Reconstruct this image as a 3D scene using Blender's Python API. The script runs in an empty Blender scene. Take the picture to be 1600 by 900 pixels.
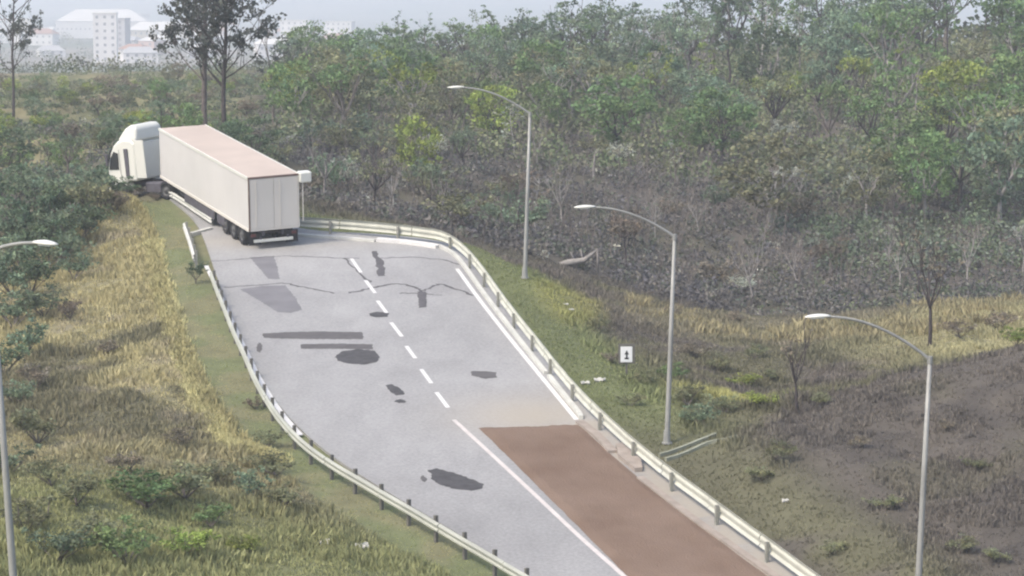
import bpy, math, random
import numpy as np
from mathutils import Vector, Matrix, noise

S = bpy.context.scene
random.seed(7)
rng = np.random.default_rng(7)

# ------------------------------------------------------------------ camera
F = 4000.0                       # focal length in photo pixels (1600 wide)
CZ = 30.0
YH = 10.0                        # row of the true horizon
PITCH = math.atan((450 - YH) / F)
cam_d = bpy.data.cameras.new('camera')
cam = bpy.data.objects.new('camera', cam_d)
S.collection.objects.link(cam)
cam.location = (0, 0, CZ)
cam.rotation_euler = (math.pi / 2 - PITCH, 0, 0)
cam_d.sensor_width = 36
cam_d.lens = 36 * F / 1600
cam_d.clip_start = 1
cam_d.clip_end = 30000
S.camera = cam
# ------------------------------------------------------------------ sky, sun, exposure
SUN_EL, SUN_AZ = math.radians(52), math.radians(232)    # azimuth clockwise from +Y
W = bpy.data.worlds.new('World'); S.world = W; W.use_nodes = True
wn = W.node_tree.nodes; wl = W.node_tree.links
bg = wn['Background']
sky = wn.new('ShaderNodeTexSky'); sky.sky_type = 'NISHITA'; sky.sun_disc = False
sky.sun_elevation = SUN_EL; sky.sun_rotation = SUN_AZ
sky.air_density = 1.0; sky.dust_density = 4.0; sky.ozone_density = 1.6
wl.new(sky.outputs[0], bg.inputs[0]); bg.inputs[1].default_value = 0.15
sd = bpy.data.lights.new('sun', 'SUN'); sd.energy = 1.5; sd.angle = math.radians(10); sd.color = (1, .91, .78)
sun = bpy.data.objects.new('sun', sd); S.collection.objects.link(sun)
sdir = Vector((math.sin(SUN_AZ) * math.cos(SUN_EL), math.cos(SUN_AZ) * math.cos(SUN_EL), math.sin(SUN_EL)))
sun.rotation_euler = (-sdir).to_track_quat('-Z', 'Y').to_euler()
S.view_settings.view_transform = 'Standard'; S.view_settings.look = 'None'
S.view_settings.exposure = 0.85; S.view_settings.gamma = 1
S.render.engine = 'CYCLES'
S.cycles.use_denoising = True
S.cycles.pixel_filter_type = 'BLACKMAN_HARRIS'
S.cycles.filter_width = 2.2
S.cycles.max_bounces = 6; S.cycles.diffuse_bounces = 3; S.cycles.transparent_max_bounces = 8; S.cycles.volume_bounces = 2

# ------------------------------------------------------------------ pixel -> world maths
def elev(py): return -PITCH + math.atan((450 - py) / F)
def ray(px, py):
    cx, cy = (px - 800) / F, (450 - py) / F
    c, s = math.cos(PITCH), math.sin(PITCH)
    return Vector((cx, c + cy * s, -s + cy * c))
M0, Z0 = 0.132, -28.2            # the road plane: z = CZ + Z0 + M0*Y
def pz(y): return CZ + Z0 + M0 * y
def PP(px, py, h=0.0, lift=0.0):
    d = ray(px, py)
    t = (Z0 + h) / (d.z - M0 * d.y)
    p = d * t
    return Vector((p.x, p.y, pz(p.y) + lift))
def at(px, py, Y):
    d = ray(px, py); p = d * (Y / d.y)
    return Vector((p.x, p.y, CZ + p.z))
def project(p):
    c, s = math.cos(PITCH), math.sin(PITCH)
    z = p[2] - CZ
    dep = p[1] * c - z * s
    up = p[1] * s + z * c
    return 800 + F * p[0] / dep, 450 - F * up / dep

# ------------------------------------------------------------------ terrain height
CTRL = []
def c_(px, py, Y): p = at(px, py, Y); CTRL.append((p.x, p.y, p.z))
def cw(x, y, z): CTRL.append((x, y, z))
for y in (60, 72, 85, 98, 111, 124, 137):                      # along the road strip
    for px, off in ((500, 0), (800, 0)):
        pass
for q in ((365, 470), (560, 470), (745, 470), (480, 600), (680, 600), (870, 610), (640, 740), (860, 760), (1050, 800), (850, 880), (1120, 890),
          (320, 385), (500, 385), (680, 390), (300, 310), (240, 290), (980, 1100), (1300, 1100), (1180, 1000), (300, 420), (360, 600), (440, 740), (620, 850)):
    p = PP(*q); cw(p.x, p.y, p.z)
# left bank
c_(200, 312, 134); c_(120, 330, 141); c_(40, 345, 146); c_(-60, 370, 150)
c_(180, 420, 122); c_(100, 460, 118.5); c_(0, 500, 115); c_(-100, 500, 117)
c_(250, 600, 100.5); c_(120, 620, 98); c_(0, 650, 96); c_(-120, 650, 98)
c_(300, 740, 87.5); c_(100, 760, 82.5); c_(0, 790, 80.5); c_(-120, 800, 81)
c_(250, 880, 75); c_(50, 900, 72); c_(500, 880, 78.5); c_(400, 1000, 67)
cw(-16, 60, 30 - 17); cw(-30, 70, 30 - 19); cw(0, 55, 30 - 20.5); cw(18, 60, 30 - 19.5); cw(-35, 100, 30 - 19); cw(-38, 135, 30 - 18)
cw(0, 35, 30 - 22); cw(-25, 35, 30 - 20); cw(25, 35, 30 - 20); cw(0, 8, 30 - 16); cw(-30, 5, 30 - 15); cw(30, 5, 30 - 15)
# beyond the bend, left
c_(180, 255, 152); c_(100, 262, 160); c_(0, 270, 165); c_(300, 215, 176); c_(300, 285, 152)
c_(100, 200, 205); c_(300, 160, 225); c_(0, 190, 205); c_(100, 140, 285); c_(300, 125, 290); c_(-50, 140, 290)
c_(420, 235, 172); c_(500, 320, 152); c_(600, 335, 151); c_(450, 140, 265); c_(450, 110, 320); c_(100, 118, 340); c_(250, 112, 350)
# middle and right wood
c_(720, 350, 146); c_(780, 395, 137); c_(700, 260, 180); c_(700, 180, 220); c_(700, 118, 270); c_(700, 100, 320)
c_(950, 430, 140); c_(950, 350, 168); c_(950, 240, 200); c_(950, 150, 240); c_(950, 100, 280); c_(950, 85, 330)
c_(1200, 425, 160); c_(1200, 350, 174); c_(1200, 240, 200); c_(1200, 150, 235); c_(1200, 100, 270); c_(1200, 85, 330)
c_(1450, 410, 162); c_(1450, 330, 178); c_(1450, 220, 205); c_(1450, 130, 240); c_(1450, 85, 275); c_(1450, 75, 330)
c_(1700, 400, 165); c_(1700, 200, 210); c_(1700, 80, 280); c_(1850, 300, 180)
# right terrace, gully, soil mound
c_(820, 432, 118.5); c_(900, 470, 119.5); c_(1050, 492, 129); c_(1250, 500, 131); c_(1450, 488, 134); c_(1600, 478, 137); c_(1750, 470, 139)
c_(1060, 478, 139); c_(1250, 478, 145); c_(1450, 468, 148); c_(1620, 455, 150)
c_(980, 585, 103.5); c_(1120, 560, 112); c_(1200, 640, 103); c_(1300, 560, 112); c_(1043, 690, 93); c_(1400, 540, 116); c_(1550, 515, 121)
c_(1180, 690, 91); c_(1300, 622, 96); c_(1450, 572, 99); c_(1600, 545, 101); c_(1750, 520, 102)
c_(1350, 620, 102.5); c_(1500, 572, 106)
c_(1120, 740, 87.5); c_(1300, 740, 86); c_(1450, 700, 88); c_(1600, 670, 89); c_(1300, 880, 77.5); c_(1450, 860, 79); c_(1600, 850, 79); c_(1600, 760, 83.5); c_(1750, 800, 80)
cw(30, 70, 30 - 17.5); cw(40, 90, 30 - 14); cw(45, 120, 30 - 14)
CT = np.array(CTRL)
def _tps_k(d2): return np.where(d2 > 1e-9, .5 * d2 * np.log(np.maximum(d2, 1e-9)), 0)
_sc = 100.0
_c = CT[:, :2] / _sc
_n = len(_c)
_K = _tps_k(((_c[:, None] - _c[None]) ** 2).sum(-1)) + np.eye(_n) * 2e-4
_P = np.c_[np.ones(_n), _c]
_A = np.block([[_K, _P], [_P.T, np.zeros((3, 3))]])
_w = np.linalg.solve(_A, np.r_[CT[:, 2], 0, 0, 0])
def tps(x, y):
    q = np.stack([x, y], -1) / _sc
    out = np.empty(len(q))
    for i in range(0, len(q), 20000):
        s = q[i:i + 20000]
        out[i:i + 20000] = _tps_k(((s[:, None] - _c[None]) ** 2).sum(-1)) @ _w[:_n] + _w[_n] + s @ _w[_n + 1:]
    return out

# road outline, in plan
ROAD_L = [(240, 298), (250, 302), (262, 308), (300, 340), (318, 372), (335, 420), (362, 497), (398, 568), (442, 640), (510, 705), (602, 766), (706, 828), (826, 900), (1000, 1010), (1240, 1150)]
ROAD_R = [(1900, 1300), (1450, 1040), (1268, 905), (1160, 825), (1070, 760), (985, 690), (925, 640), (868, 580), (800, 495), (742, 418), (715, 388), (680, 375), (600, 366), (480, 358), (400, 335), (330, 290), (290, 262)]
def smooth(pts, n=6):
    out = []
    P = [pts[0]] + list(pts) + [pts[-1]]
    for i in range(1, len(P) - 2):
        a, b, c, d = (Vector(P[i + k]) for k in (-1, 0, 1, 2))
        for k in range(n):
            t = k / n
            out.append(.5 * ((2 * b) + (c - a) * t + (2 * a - 5 * b + 4 * c - d) * t * t + (3 * b - 3 * c + d - a) * t ** 3))
    out.append(Vector(P[-2]))
    return out
roadL = smooth([PP(*q) for q in ROAD_L]); roadR = smooth([PP(*q) for q in ROAD_R])
RP = np.array([(p.x, p.y) for p in roadL + roadR])
def road_sd(x, y):
    """distance to the carriageway outline, negative inside"""
    a = RP; b = np.roll(RP, -1, 0)
    x = np.asarray(x, float); y = np.asarray(y, float)
    dmin = np.full(x.shape, 1e9); ins = np.zeros(x.shape, bool)
    for (ax, ay), (bx, by) in zip(a, b):
        ex, ey = bx - ax, by - ay
        L = ex * ex + ey * ey + 1e-12
        t = np.clip(((x - ax) * ex + (y - ay) * ey) / L, 0, 1)
        dmin = np.minimum(dmin, (x - ax - t * ex) ** 2 + (y - ay - t * ey) ** 2)
        c = ((ay > y) != (by > y))
        with np.errstate(divide='ignore', invalid='ignore'):
            xi = ax + (y - ay) * ex / (ey if abs(ey) > 1e-12 else 1e-12)
        ins ^= c & (x < xi)
    d = np.sqrt(dmin)
    return np.where(ins, -d, d)
def sstep(a, b, v): t = np.clip((v - a) / (b - a), 0, 1); return t * t * (3 - 2 * t)
# value noise, vectorised
_perm = rng.random((256, 256))
def vnoise(x, y, s):
    x = np.asarray(x, float) / s + 1000; y = np.asarray(y, float) / s + 1000
    xi = np.floor(x).astype(int); yi = np.floor(y).astype(int); fx = x - xi; fy = y - yi
    fx = fx * fx * (3 - 2 * fx); fy = fy * fy * (3 - 2 * fy)
    g = lambda i, j: _perm[i % 256, j % 256]
    return (g(xi, yi) * (1 - fx) + g(xi + 1, yi) * fx) * (1 - fy) + (g(xi, yi + 1) * (1 - fx) + g(xi + 1, yi + 1) * fx) * fy
def fbm(x, y, s, o=4):
    v = 0; a = 1; t = 0
    for k in range(o): v = v + a * vnoise(x + 17 * k, y + 31 * k, s / 2 ** k); t += a; a *= .55
    return v / t
def far_h(x, y):
    v = CZ - 9.6 - 18.5 * sstep(330, 900, y) + 3.5 * (fbm(x, y, 300) - .5) * sstep(400, 900, y)
    r = 66 * sstep(3200, 7600, y) * (.55 + .6 * fbm(x, y * .2, 1600, 3))
    return v + r
def H(x, y):
    x = np.atleast_1d(np.asarray(x, float)); y = np.atleast_1d(np.asarray(y, float))
    sh = x.shape; x = x.ravel(); y = y.ravel()
    xc = np.clip(x, -75, 75); yc = np.clip(y, 0, 330)
    h = tps(xc, yc)
    h = np.clip(h, CZ - 29, CZ + 3)
    sd_ = np.full(x.shape, 99.0)
    m = (np.abs(x) < 60) & (y < 175)
    if m.any(): sd_[m] = road_sd(x[m], y[m])
    n = (fbm(x, y, 7, 3) - .5) * 1.0 + (fbm(x + 50, y, 1.6, 3) - .5) * .5
    k = sstep(.8, 4.5, sd_)
    k2 = sstep(140, 175, y)
    h = h + n * k * (1 + .8 * k2)
    P = CZ + Z0 + M0 * y
    kk = sstep(.35, 3.2, sd_)
    cb = PP(208, 285); dip = .45 * sstep(5.5, 1.5, np.hypot(x - cb.x - .2, y - cb.y)); h = h - 0 * dip
    h = np.where(sd_ < 4, (P - .10) * (1 - kk) + h * kk, h)
    h = h - dip * sstep(.0, 1.2, sd_)
    f = np.maximum(sstep(300, 420, y), sstep(70, 160, np.abs(x)) * sstep(150, 420, y))
    h = h * (1 - f) + far_h(x, y) * f
    return h.reshape(sh)
def h1(x, y): return float(H([x], [y])[0])
_YS = np.concatenate([np.arange(52, 330, .5), np.arange(330, 3000, 10)])
def G(px, py):
    """where the sight line through photo pixel px, py meets the ground"""
    d = ray(px, py); xs = d.x / d.y * _YS; zs = CZ + d.z / d.y * _YS
    hh = H(xs, _YS); i = np.argmax(hh >= zs)
    if not (hh >= zs).any(): i = len(_YS) - 1
    return Vector((xs[i], _YS[i], hh[i]))

# ------------------------------------------------------------------ small helpers
COL = S.collection
def new_obj(name, data, parent=None):
    o = bpy.data.objects.new(name, data); COL.objects.link(o)
    if parent is not None: o.parent = parent
    return o
def tag(o, label=None, cat=None, group=None, kind=None):
    for k, v in (('label', label), ('category', cat), ('group', group), ('kind', kind)):
        if v: o[k] = v
    return o
class MB:
    def __init__(s): s.v = []; s.f = []; s.m = []
    def add(s, vs, fs, m=0):
        n = len(s.v); s.v += [tuple(v) for v in vs]; s.f += [tuple(i + n for i in f) for f in fs]; s.m += [m] * len(fs)
    def box(s, x0, x1, y0, y1, z0, z1, m=0, M=None):
        vs = [Vector(p) for p in ((x0, y0, z0), (x1, y0, z0), (x1, y1, z0), (x0, y1, z0), (x0, y0, z1), (x1, y0, z1), (x1, y1, z1), (x0, y1, z1))]
        if M is not None: vs = [M @ v for v in vs]
        s.add(vs, [(0, 3, 2, 1), (4, 5, 6, 7), (0, 1, 5, 4), (1, 2, 6, 5), (2, 3, 7, 6), (3, 0, 4, 7)], m)
    def bevbox(s, x0, x1, y0, y1, z0, z1, b, m=0):
        """box with chamfered edges"""
        cx, cy, cz = (x0 + x1) / 2, (y0 + y1) / 2, (z0 + z1) / 2
        hx, hy, hz = (x1 - x0) / 2, (y1 - y0) / 2, (z1 - z0) / 2
        vs = []; idx = {}
        for sx in (-1, 1):
            for sy in (-1, 1):
                for sz in (-1, 1):
                    for ax in range(3):
                        q = [hx - b, hy - b, hz - b]; q[ax] += b
                        idx[(sx, sy, sz, ax)] = len(vs)
                        vs.append((cx + sx * q[0], cy + sy * q[1], cz + sz * q[2]))
        fs = []
        for ax in range(3):
            o1, o2 = [a for a in range(3) if a != ax]
            for sg in (-1, 1):
                def key(a, b2):
                    t = [0, 0, 0]; t[ax] = sg; t[o1] = a; t[o2] = b2; return idx[(t[0], t[1], t[2], ax)]
                fs.append((key(-1, -1), key(1, -1), key(1, 1), key(-1, 1)))
            for a in (-1, 1):
                for b2 in (-1, 1):
                    def k2(e, axx):
                        t = [0, 0, 0]; t[ax] = e; t[o1] = a; t[o2] = b2; return idx[(t[0], t[1], t[2], axx)]
                    fs.append((k2(-1, o1), k2(1, o1), k2(1, o2), k2(-1, o2)))
        for sx in (-1, 1):
            for sy in (-1, 1):
                for sz in (-1, 1): fs.append(tuple(idx[(sx, sy, sz, a)] for a in range(3)))
        s.add(vs, fs, m)
    def tube(s, pts, rad, n=6, m=0, cap=True):
        pts = [Vector(p) for p in pts]; rings = []; ref = Vector((.31, .87, .2))
        vs = []
        for i, p in enumerate(pts):
            t = (pts[min(i + 1, len(pts) - 1)] - pts[max(i - 1, 0)]).normalized()
            a = t.cross(ref).normalized(); b = t.cross(a)
            r = rad[i] if hasattr(rad, '__len__') else rad
            vs += [p + (a * math.cos(2 * math.pi * k / n) + b * math.sin(2 * math.pi * k / n)) * r for k in range(n)]
        fs = [(i * n + k, i * n + (k + 1) % n, (i + 1) * n + (k + 1) % n, (i + 1) * n + k) for i in range(len(pts) - 1) for k in range(n)]
        if cap: fs += [tuple(range(n - 1, -1, -1)), tuple((len(pts) - 1) * n + k for k in range(n))]
        s.add(vs, fs, m)
    def prism(s, poly, z0, z1, m=0):
        n = len(poly)
        vs = [(x, y, z0) for x, y in poly] + [(x, y, z1) for x, y in poly]
        s.add(vs, [tuple(range(n - 1, -1, -1)), tuple(range(n, 2 * n))] + [(i, (i + 1) % n, n + (i + 1) % n, n + i) for i in range(n)], m)
    def extr(s, poly, axis, a, b, m=0):
        """polygon in the two other axes pushed along axis from a to b"""
        n = len(poly)
        def mk(u, v, w):
            return (w, u, v) if axis == 0 else ((u, w, v) if axis == 1 else (u, v, w))
        vs = [mk(u, v, a) for u, v in poly] + [mk(u, v, b) for u, v in poly]
        s.add(vs, [tuple(range(n - 1, -1, -1)), tuple(range(n, 2 * n))] + [(i, (i + 1) % n, n + (i + 1) % n, n + i) for i in range(n)], m)
    def mesh(s, name, mats, smooth_=False):
        me = bpy.data.meshes.new(name); me.from_pydata(s.v, [], s.f)
        for mt in (mats if isinstance(mats, (list, tuple)) else [mats]): me.materials.append(mt)
        if any(s.m): me.polygons.foreach_set('material_index', s.m)
        if smooth_: me.polygons.foreach_set('use_smooth', [True] * len(s.f))
        import bmesh
        bm = bmesh.new(); bm.from_mesh(me); bmesh.ops.recalc_face_normals(bm, faces=bm.faces); bm.to_mesh(me); bm.free()
        me.update(); return me
    def obj(s, name, mats, parent=None, smooth_=False): return new_obj(name, s.mesh(name, mats, smooth_), parent)

# ------------------------------------------------------------------ materials
def mat(name, col, rough=.8, var=.12, scale=3.0, spec=.3, metal=0, bump=0, bscale=20, col2=None, detail=6, attr=False, objrand=0, trans=0, coord='Object'):
    m = bpy.data.materials.new(name); m.use_nodes = True
    N = m.node_tree.nodes; L = m.node_tree.links; b = N['Principled BSDF']
    b.inputs['Roughness'].default_value = rough; b.inputs['Specular IOR Level'].default_value = spec; b.inputs['Metallic'].default_value = metal
    tc = N.new('ShaderNodeTexCoord')
    nz = N.new('ShaderNodeTexNoise'); nz.inputs['Scale'].default_value = scale; nz.inputs['Detail'].default_value = detail
    L.new(tc.outputs[coord], nz.inputs['Vector'])
    r = N.new('ShaderNodeValToRGB'); r.color_ramp.elements[0].position = .3; r.color_ramp.elements[1].position = .72
    c2 = col2 or tuple(min(1, c * (1 + var)) for c in col)
    c1 = col if col2 else tuple(c * (1 - var) for c in col)
    r.color_ramp.elements[0].color = (*c1, 1); r.color_ramp.elements[1].color = (*c2, 1)
    L.new(nz.outputs[0], r.inputs[0]); out = r.outputs[0]
    if attr:
        a = N.new('ShaderNodeAttribute'); a.attribute_name = 'tint'
        mx = N.new('ShaderNodeMix'); mx.data_type = 'RGBA'; mx.blend_type = 'MULTIPLY'; mx.inputs[0].default_value = 1
        L.new(out, mx.inputs[6]); L.new(a.outputs['Color'], mx.inputs[7]); out = mx.outputs[2]
    if objrand:
        oi = N.new('ShaderNodeObjectInfo'); hs = N.new('ShaderNodeHueSaturation')
        mr = N.new('ShaderNodeMapRange'); mr.inputs[3].default_value = 1 - objrand; mr.inputs[4].default_value = 1 + objrand
        L.new(oi.outputs['Random'], mr.inputs[0]); L.new(mr.outputs[0], hs.inputs['Value'])
        mr2 = N.new('ShaderNodeMapRange'); mr2.inputs[3].default_value = .5 - objrand * .06; mr2.inputs[4].default_value = .5 + objrand * .06
        ml = N.new('ShaderNodeMath'); ml.operation = 'FRACT'; mu = N.new('ShaderNodeMath'); mu.operation = 'MULTIPLY'; mu.inputs[1].default_value = 17.3
        L.new(oi.outputs['Random'], mu.inputs[0]); L.new(mu.outputs[0], ml.inputs[0]); L.new(ml.outputs[0], mr2.inputs[0]); L.new(mr2.outputs[0], hs.inputs['Hue'])
        L.new(out, hs.inputs['Color']); out = hs.outputs[0]
    L.new(out, b.inputs['Base Color'])
    if bump:
        n2 = N.new('ShaderNodeTexNoise'); n2.inputs['Scale'].default_value = bscale; n2.inputs['Detail'].default_value = 5
        L.new(tc.outputs[coord], n2.inputs['Vector'])
        bp = N.new('ShaderNodeBump'); bp.inputs['Strength'].default_value = bump; bp.inputs['Distance'].default_value = .05
        L.new(n2.outputs[0], bp.inputs['Height']); L.new(bp.outputs[0], b.inputs['Normal'])
    if trans:
        t = N.new('ShaderNodeBsdfTranslucent'); ms = N.new('ShaderNodeMixShader'); ms.inputs[0].default_value = trans
        L.new(out, t.inputs[0]); L.new(b.outputs[0], ms.inputs[1]); L.new(t.outputs[0], ms.inputs[2])
        L.new(ms.outputs[0], N['Material Output'].inputs[0])
    return m
def leafm(name, c): return mat(name, c, .7, .25, 1.2, .25, attr=True, objrand=.22, trans=.3)
L_GREEN = leafm('leaf_green', (0.159, 0.238, 0.098)); L_YEL = leafm('leaf_yellow_green', (.25, .31, .08)); L_DULL = leafm('leaf_dull', (0.226, 0.238, 0.134))
L_DARK = leafm('leaf_dark', (0.110, 0.159, 0.091)); L_BLUE = leafm('leaf_grey_green', (0.177, 0.238, 0.152)); L_PALE = leafm('leaf_pale', (.42, .44, .36)); L_DRY = leafm('leaf_dry', (0.232, 0.201, 0.152))
L_EUC = leafm('leaf_eucalyptus', (.10, .115, .10))
BARK = mat('bark', (.15, .13, .12), .9, .35, 4, .1, objrand=.3); BARKP = mat('bark_pale', (.30, .28, .26), .9, .3, 4, .1, objrand=.25)
BARKD = mat('bark_dark', (.07, .06, .06), .9, .3, 4, .1)
STEEL = mat('galvanised_steel', (.31, .31, .29), .55, .12, 2, .5, .15)
RAIL = mat('rail_paint', (.36, .37, .32), .55, .16, 1.5, .4, coord='Generated'); RAILW = mat('rail_paint_white', (.52, .52, .48), .55, .13, 1.5, .4)
RAILO = mat('rail_paint_pale', (.47, .475, .41), .55, .12, 1.5, .4)
POSTM = mat('post_steel', (.13, .125, .11), .7, .2, 6, .3); POSTC = mat('post_pale', (.24, .24, .21), .7, .2, 6, .3)
CONC = mat('concrete', (.30, .26, .225), .9, .16, 2.5, .2, bump=.3, bscale=9)
CONCG = mat('drain_concrete', (.26, .27, .21), .9, .2, 2.0, .2, bump=.3, bscale=9)
PAINT = mat('road_paint', (.62, .61, .59), .6, .1, 5, .3); PAINTP = mat('road_paint_dusty', (.54, .50, .47), .7, .1, 3, .3)
PATCH = mat('fresh_asphalt', (.065, .063, .065), .85, .25, 3, .3, bump=.2, bscale=30); PATCHM = mat('worn_patch', (.105, .10, .10), .9, .12, 2, .2)
CRACK = mat('sealed_crack', (.10, .096, .10), .9, .15, 3, .2); DARKTINT = mat('tar_wash', (.175, .172, .18), .9, .1, 1, .2)
BLACK = mat('rubber', (.03, .03, .032), .8, .2, 8, .2); CHAS = mat('chassis', (.09, .085, .10), .7, .25, 3, .3); GLASS = mat('dark_glass', (.02, .022, .026), .12, .1, 1, .6)
TWHITE = mat('truck_white', (.66, .66, .60), .35, .04, .6, .5); TSIDE = mat('trailer_side', (.57, .555, .535), .5, .05, .35, .4)
TROOF = mat('trailer_roof', (.47, .395, .335), .6, .08, .5, .3); TREAR = mat('trailer_rear', (.62, .585, .53), .5, .05, .5, .4); TBROWN = mat('trailer_frame', (.17, .12, .10), .6, .2, 3, .3)
REDL = mat('lamp_red', (.10, .03, .03), .3); CHROME = mat('rim_steel', (.11, .11, .11), .6, .1, 3, .4, .2)
SIGNW = mat('sign_white', (.74, .75, .75), .5, .05, 3, .4); SIGNB = mat('sign_black', (.03, .03, .03), .6)
WHITEJ = mat('white_litter', (.48, .47, .42), .6, .08, 8)

# road material: pale worn asphalt with stains and lighter/darker courses
def road_mat():
    m = bpy.data.materials.new('worn_asphalt'); m.use_nodes = True; N = m.node_tree.nodes; L = m.node_tree.links; b = N['Principled BSDF']
    b.inputs['Roughness'].default_value = .82; b.inputs['Specular IOR Level'].default_value = .25
    tc = N.new('ShaderNodeTexCoord')
    def nz(sc, det, stretch=(1, 1, 1)):
        mp = N.new('ShaderNodeMapping'); mp.inputs['Scale'].default_value = stretch; L.new(tc.outputs['Object'], mp.inputs[0])
        n = N.new('ShaderNodeTexNoise'); n.inputs['Scale'].default_value = sc; n.inputs['Detail'].default_value = det; L.new(mp.outputs[0], n.inputs[0]); return n.outputs[0]
    r = N.new('ShaderNodeValToRGB'); e = r.color_ramp.elements
    e[0].position = .32; e[0].color = (.258, .256, .252, 1); e[1].position = .7; e[1].color = (.33, .328, .322, 1)
    L.new(nz(.09, 4), r.inputs[0])
    r2 = N.new('ShaderNodeValToRGB'); r2.color_ramp.elements[0].position = .35; r2.color_ramp.elements[0].color = (.93, .93, .93, 1); r2.color_ramp.elements[1].position = .62; r2.color_ramp.elements[1].color = (1.04, 1.04, 1.04, 1)
    L.new(nz(.8, 8, (1, .45, 1)), r2.inputs[0])
    r3 = N.new('ShaderNodeValToRGB'); r3.color_ramp.elements[0].position = .3; r3.color_ramp.elements[0].color = (.84, .84, .84, 1); r3.color_ramp.elements[1].position = .7; r3.color_ramp.elements[1].color = (1.1, 1.1, 1.1, 1)
    L.new(nz(9, 6), r3.inputs[0])
    def mul(a, c, f=1):
        x = N.new('ShaderNodeMix'); x.data_type = 'RGBA'; x.blend_type = 'MULTIPLY'; x.inputs[0].default_value = f; L.new(a, x.inputs[6]); L.new(c, x.inputs[7]); return x.outputs[2]
    c = mul(mul(r.outputs[0], r2.outputs[0]), r3.outputs[0])
    # soil tracked out of the gravel bed, and a paler right lane / duller foreground from the vertex attribute
    a = N.new('ShaderNodeAttribute'); a.attribute_name = 'dust'
    x = N.new('ShaderNodeMix'); x.data_type = 'RGBA'; L.new(a.outputs['Fac'], x.inputs[0]); L.new(c, x.inputs[6]); x.inputs[7].default_value = (.35, .31, .245, 1)
    L.new(x.outputs[2], b.inputs['Base Color'])
    bp = N.new('ShaderNodeBump'); bp.inputs['Strength'].default_value = .25; bp.inputs['Distance'].default_value = .01; L.new(nz(40, 3), bp.inputs['Height']); L.new(bp.outputs[0], b.inputs['Normal'])
    return m
ROADM = road_mat()
GRAVEL = mat('arrester_gravel', (.155, .107, .079), .95, .2, .4, .1, col2=(.212, .156, .120), bump=.8, bscale=14, detail=9)

# ------------------------------------------------------------------ the terrain sheet
def axis_x():
    a = np.arange(-42, 42.01, .35); o = [42.]; st = .5
    while o[-1] < 12000: st *= 1.16; o.append(o[-1] + st)
    o = np.array(o[1:]); return np.concatenate([-o[::-1], a, o])
def axis_y():
    a = np.concatenate([np.arange(-6, 60, 3), np.arange(60, 150, .35), np.arange(150, 290, .8)]); o = [a[-1]]; st = 1.0
    while o[-1] < 12000: st *= 1.05; o.append(o[-1] + st)
    return np.concatenate([a, o[1:]])
ax, ay = axis_x(), axis_y()
GX, GY = np.meshgrid(ax, ay); GXf, GYf = GX.ravel(), GY.ravel()
GZ = H(GXf, GYf)
SD = np.full(GXf.shape, 99.); mm = (np.abs(GXf) < 60) & (GYf < 175); SD[mm] = road_sd(GXf[mm], GYf[mm])
ROADLINE_X = None
def side_left(x, y):
    """True left of the road"""
    xr = np.interp(y, [p.y for p in roadL[::-1]], [p.x for p in roadL[::-1]])
    return x < xr + 1
def cover(x, y, sd, z):
    """real ground cover by place: rgb albedo"""
    n1 = fbm(x, y, 5, 4); n2 = fbm(x + 90, y + 40, 1.8, 3); n3 = fbm(x - 33, y, 14, 3)
    def C(*c): return np.array(c)[None] * np.ones((len(x), 1))
    def mix(a, b, k): k = np.clip(k, 0, 1)[:, None]; return a * (1 - k) + b * k
    green = C(.165, .19, .085); dry = C(.275, .255, .15); soil = C(.125, .112, .096); soild = C(.095, .086, .076); olive = C(.135, .13, .085); wood = C(.11, .102, .088); yel = C(.36, .35, .13)
    L = side_left(x, y)
    c = mix(green, dry, sstep(.42, .6, n1) * .7 + .15 * (n2 > .5))
    # left bank: dry grass, greener at the foot and near
    cl = mix(dry, olive, sstep(.45, .62, n1)); cl = mix(cl, soil * 1.5, sstep(.56, .68, n2) * .4)
    cl = mix(cl, olive, sstep(100, 84, y) * .55); cl = mix(cl, green, sstep(88, 80, y) * .6)
    verge = mix(C(.225, .22, .125), C(.175, .195, .10), sstep(.4, .6, n2)); cl = mix(verge, cl, sstep(2.2, 3.0, sd + (n2 - .5)))
    # right side
    cr = mix(olive, soil, sstep(.42, .58, n1)); cr = mix(cr, green, sstep(5.5, 2.5, sd) * (.05 + .75 * sstep(90, 100, y)))
    px = x / np.maximum(y, 1) * F + 800
    crest = np.interp(px, [1000, 1060, 1180, 1300, 1450, 1600, 1900], [84, 86, 91, 96, 99, 101, 103])
    brown = mix(soil, soild, sstep(.45, .6, n2)); brown = mix(brown, olive, sstep(.56, .72, n1) * .35 + .5 * sstep(1240, 1080, px))
    cr = mix(cr, brown, (y < crest + 1.0) * sstep(2.0, 5, sd))
    strip = sstep(113 - 7 * sstep(1250, 1400, px), 120 - 8 * sstep(1250, 1400, px), y) * sstep(136, 130, y) * sstep(900, 1050, px)
    cr = mix(cr, mix(dry, C(.32, .30, .17), n2), strip * (.35 + .6 * sstep(1350, 1500, px)))
    cr = mix(cr, yel, sstep(2.6, 1.2, np.hypot((x - 9.3) / 1.5, (y - 101) / 1.6)) * .7)
    cr = mix(cr, yel * .8, sstep(2.2, 1.0, np.hypot((x - 2.6) / 1.0, (y - 117) / 3.0)) * .6)
    c = np.where(L[:, None], cl, cr)
    wd = mix(wood, soil * .9, sstep(.4, .6, n2)); wd = mix(wd, olive * .8, sstep(.5, .65, n3) * .6)
    c = mix(c, wd, sstep(134, 142, y))
    lf = mix(C(.15, .155, .085), C(.23, .21, .12), sstep(.4, .62, n1))
    c = mix(c, lf, sstep(150, 165, y) * sstep(420, 330, px))
    farc = mix(C(.12, .14, .09), C(.25, .22, .18), sstep(.45, .6, fbm(x, y, 120, 4)))
    c = mix(c, farc, sstep(320, 420, y))
    return c * (.86 + .28 * n2)[:, None]
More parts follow.
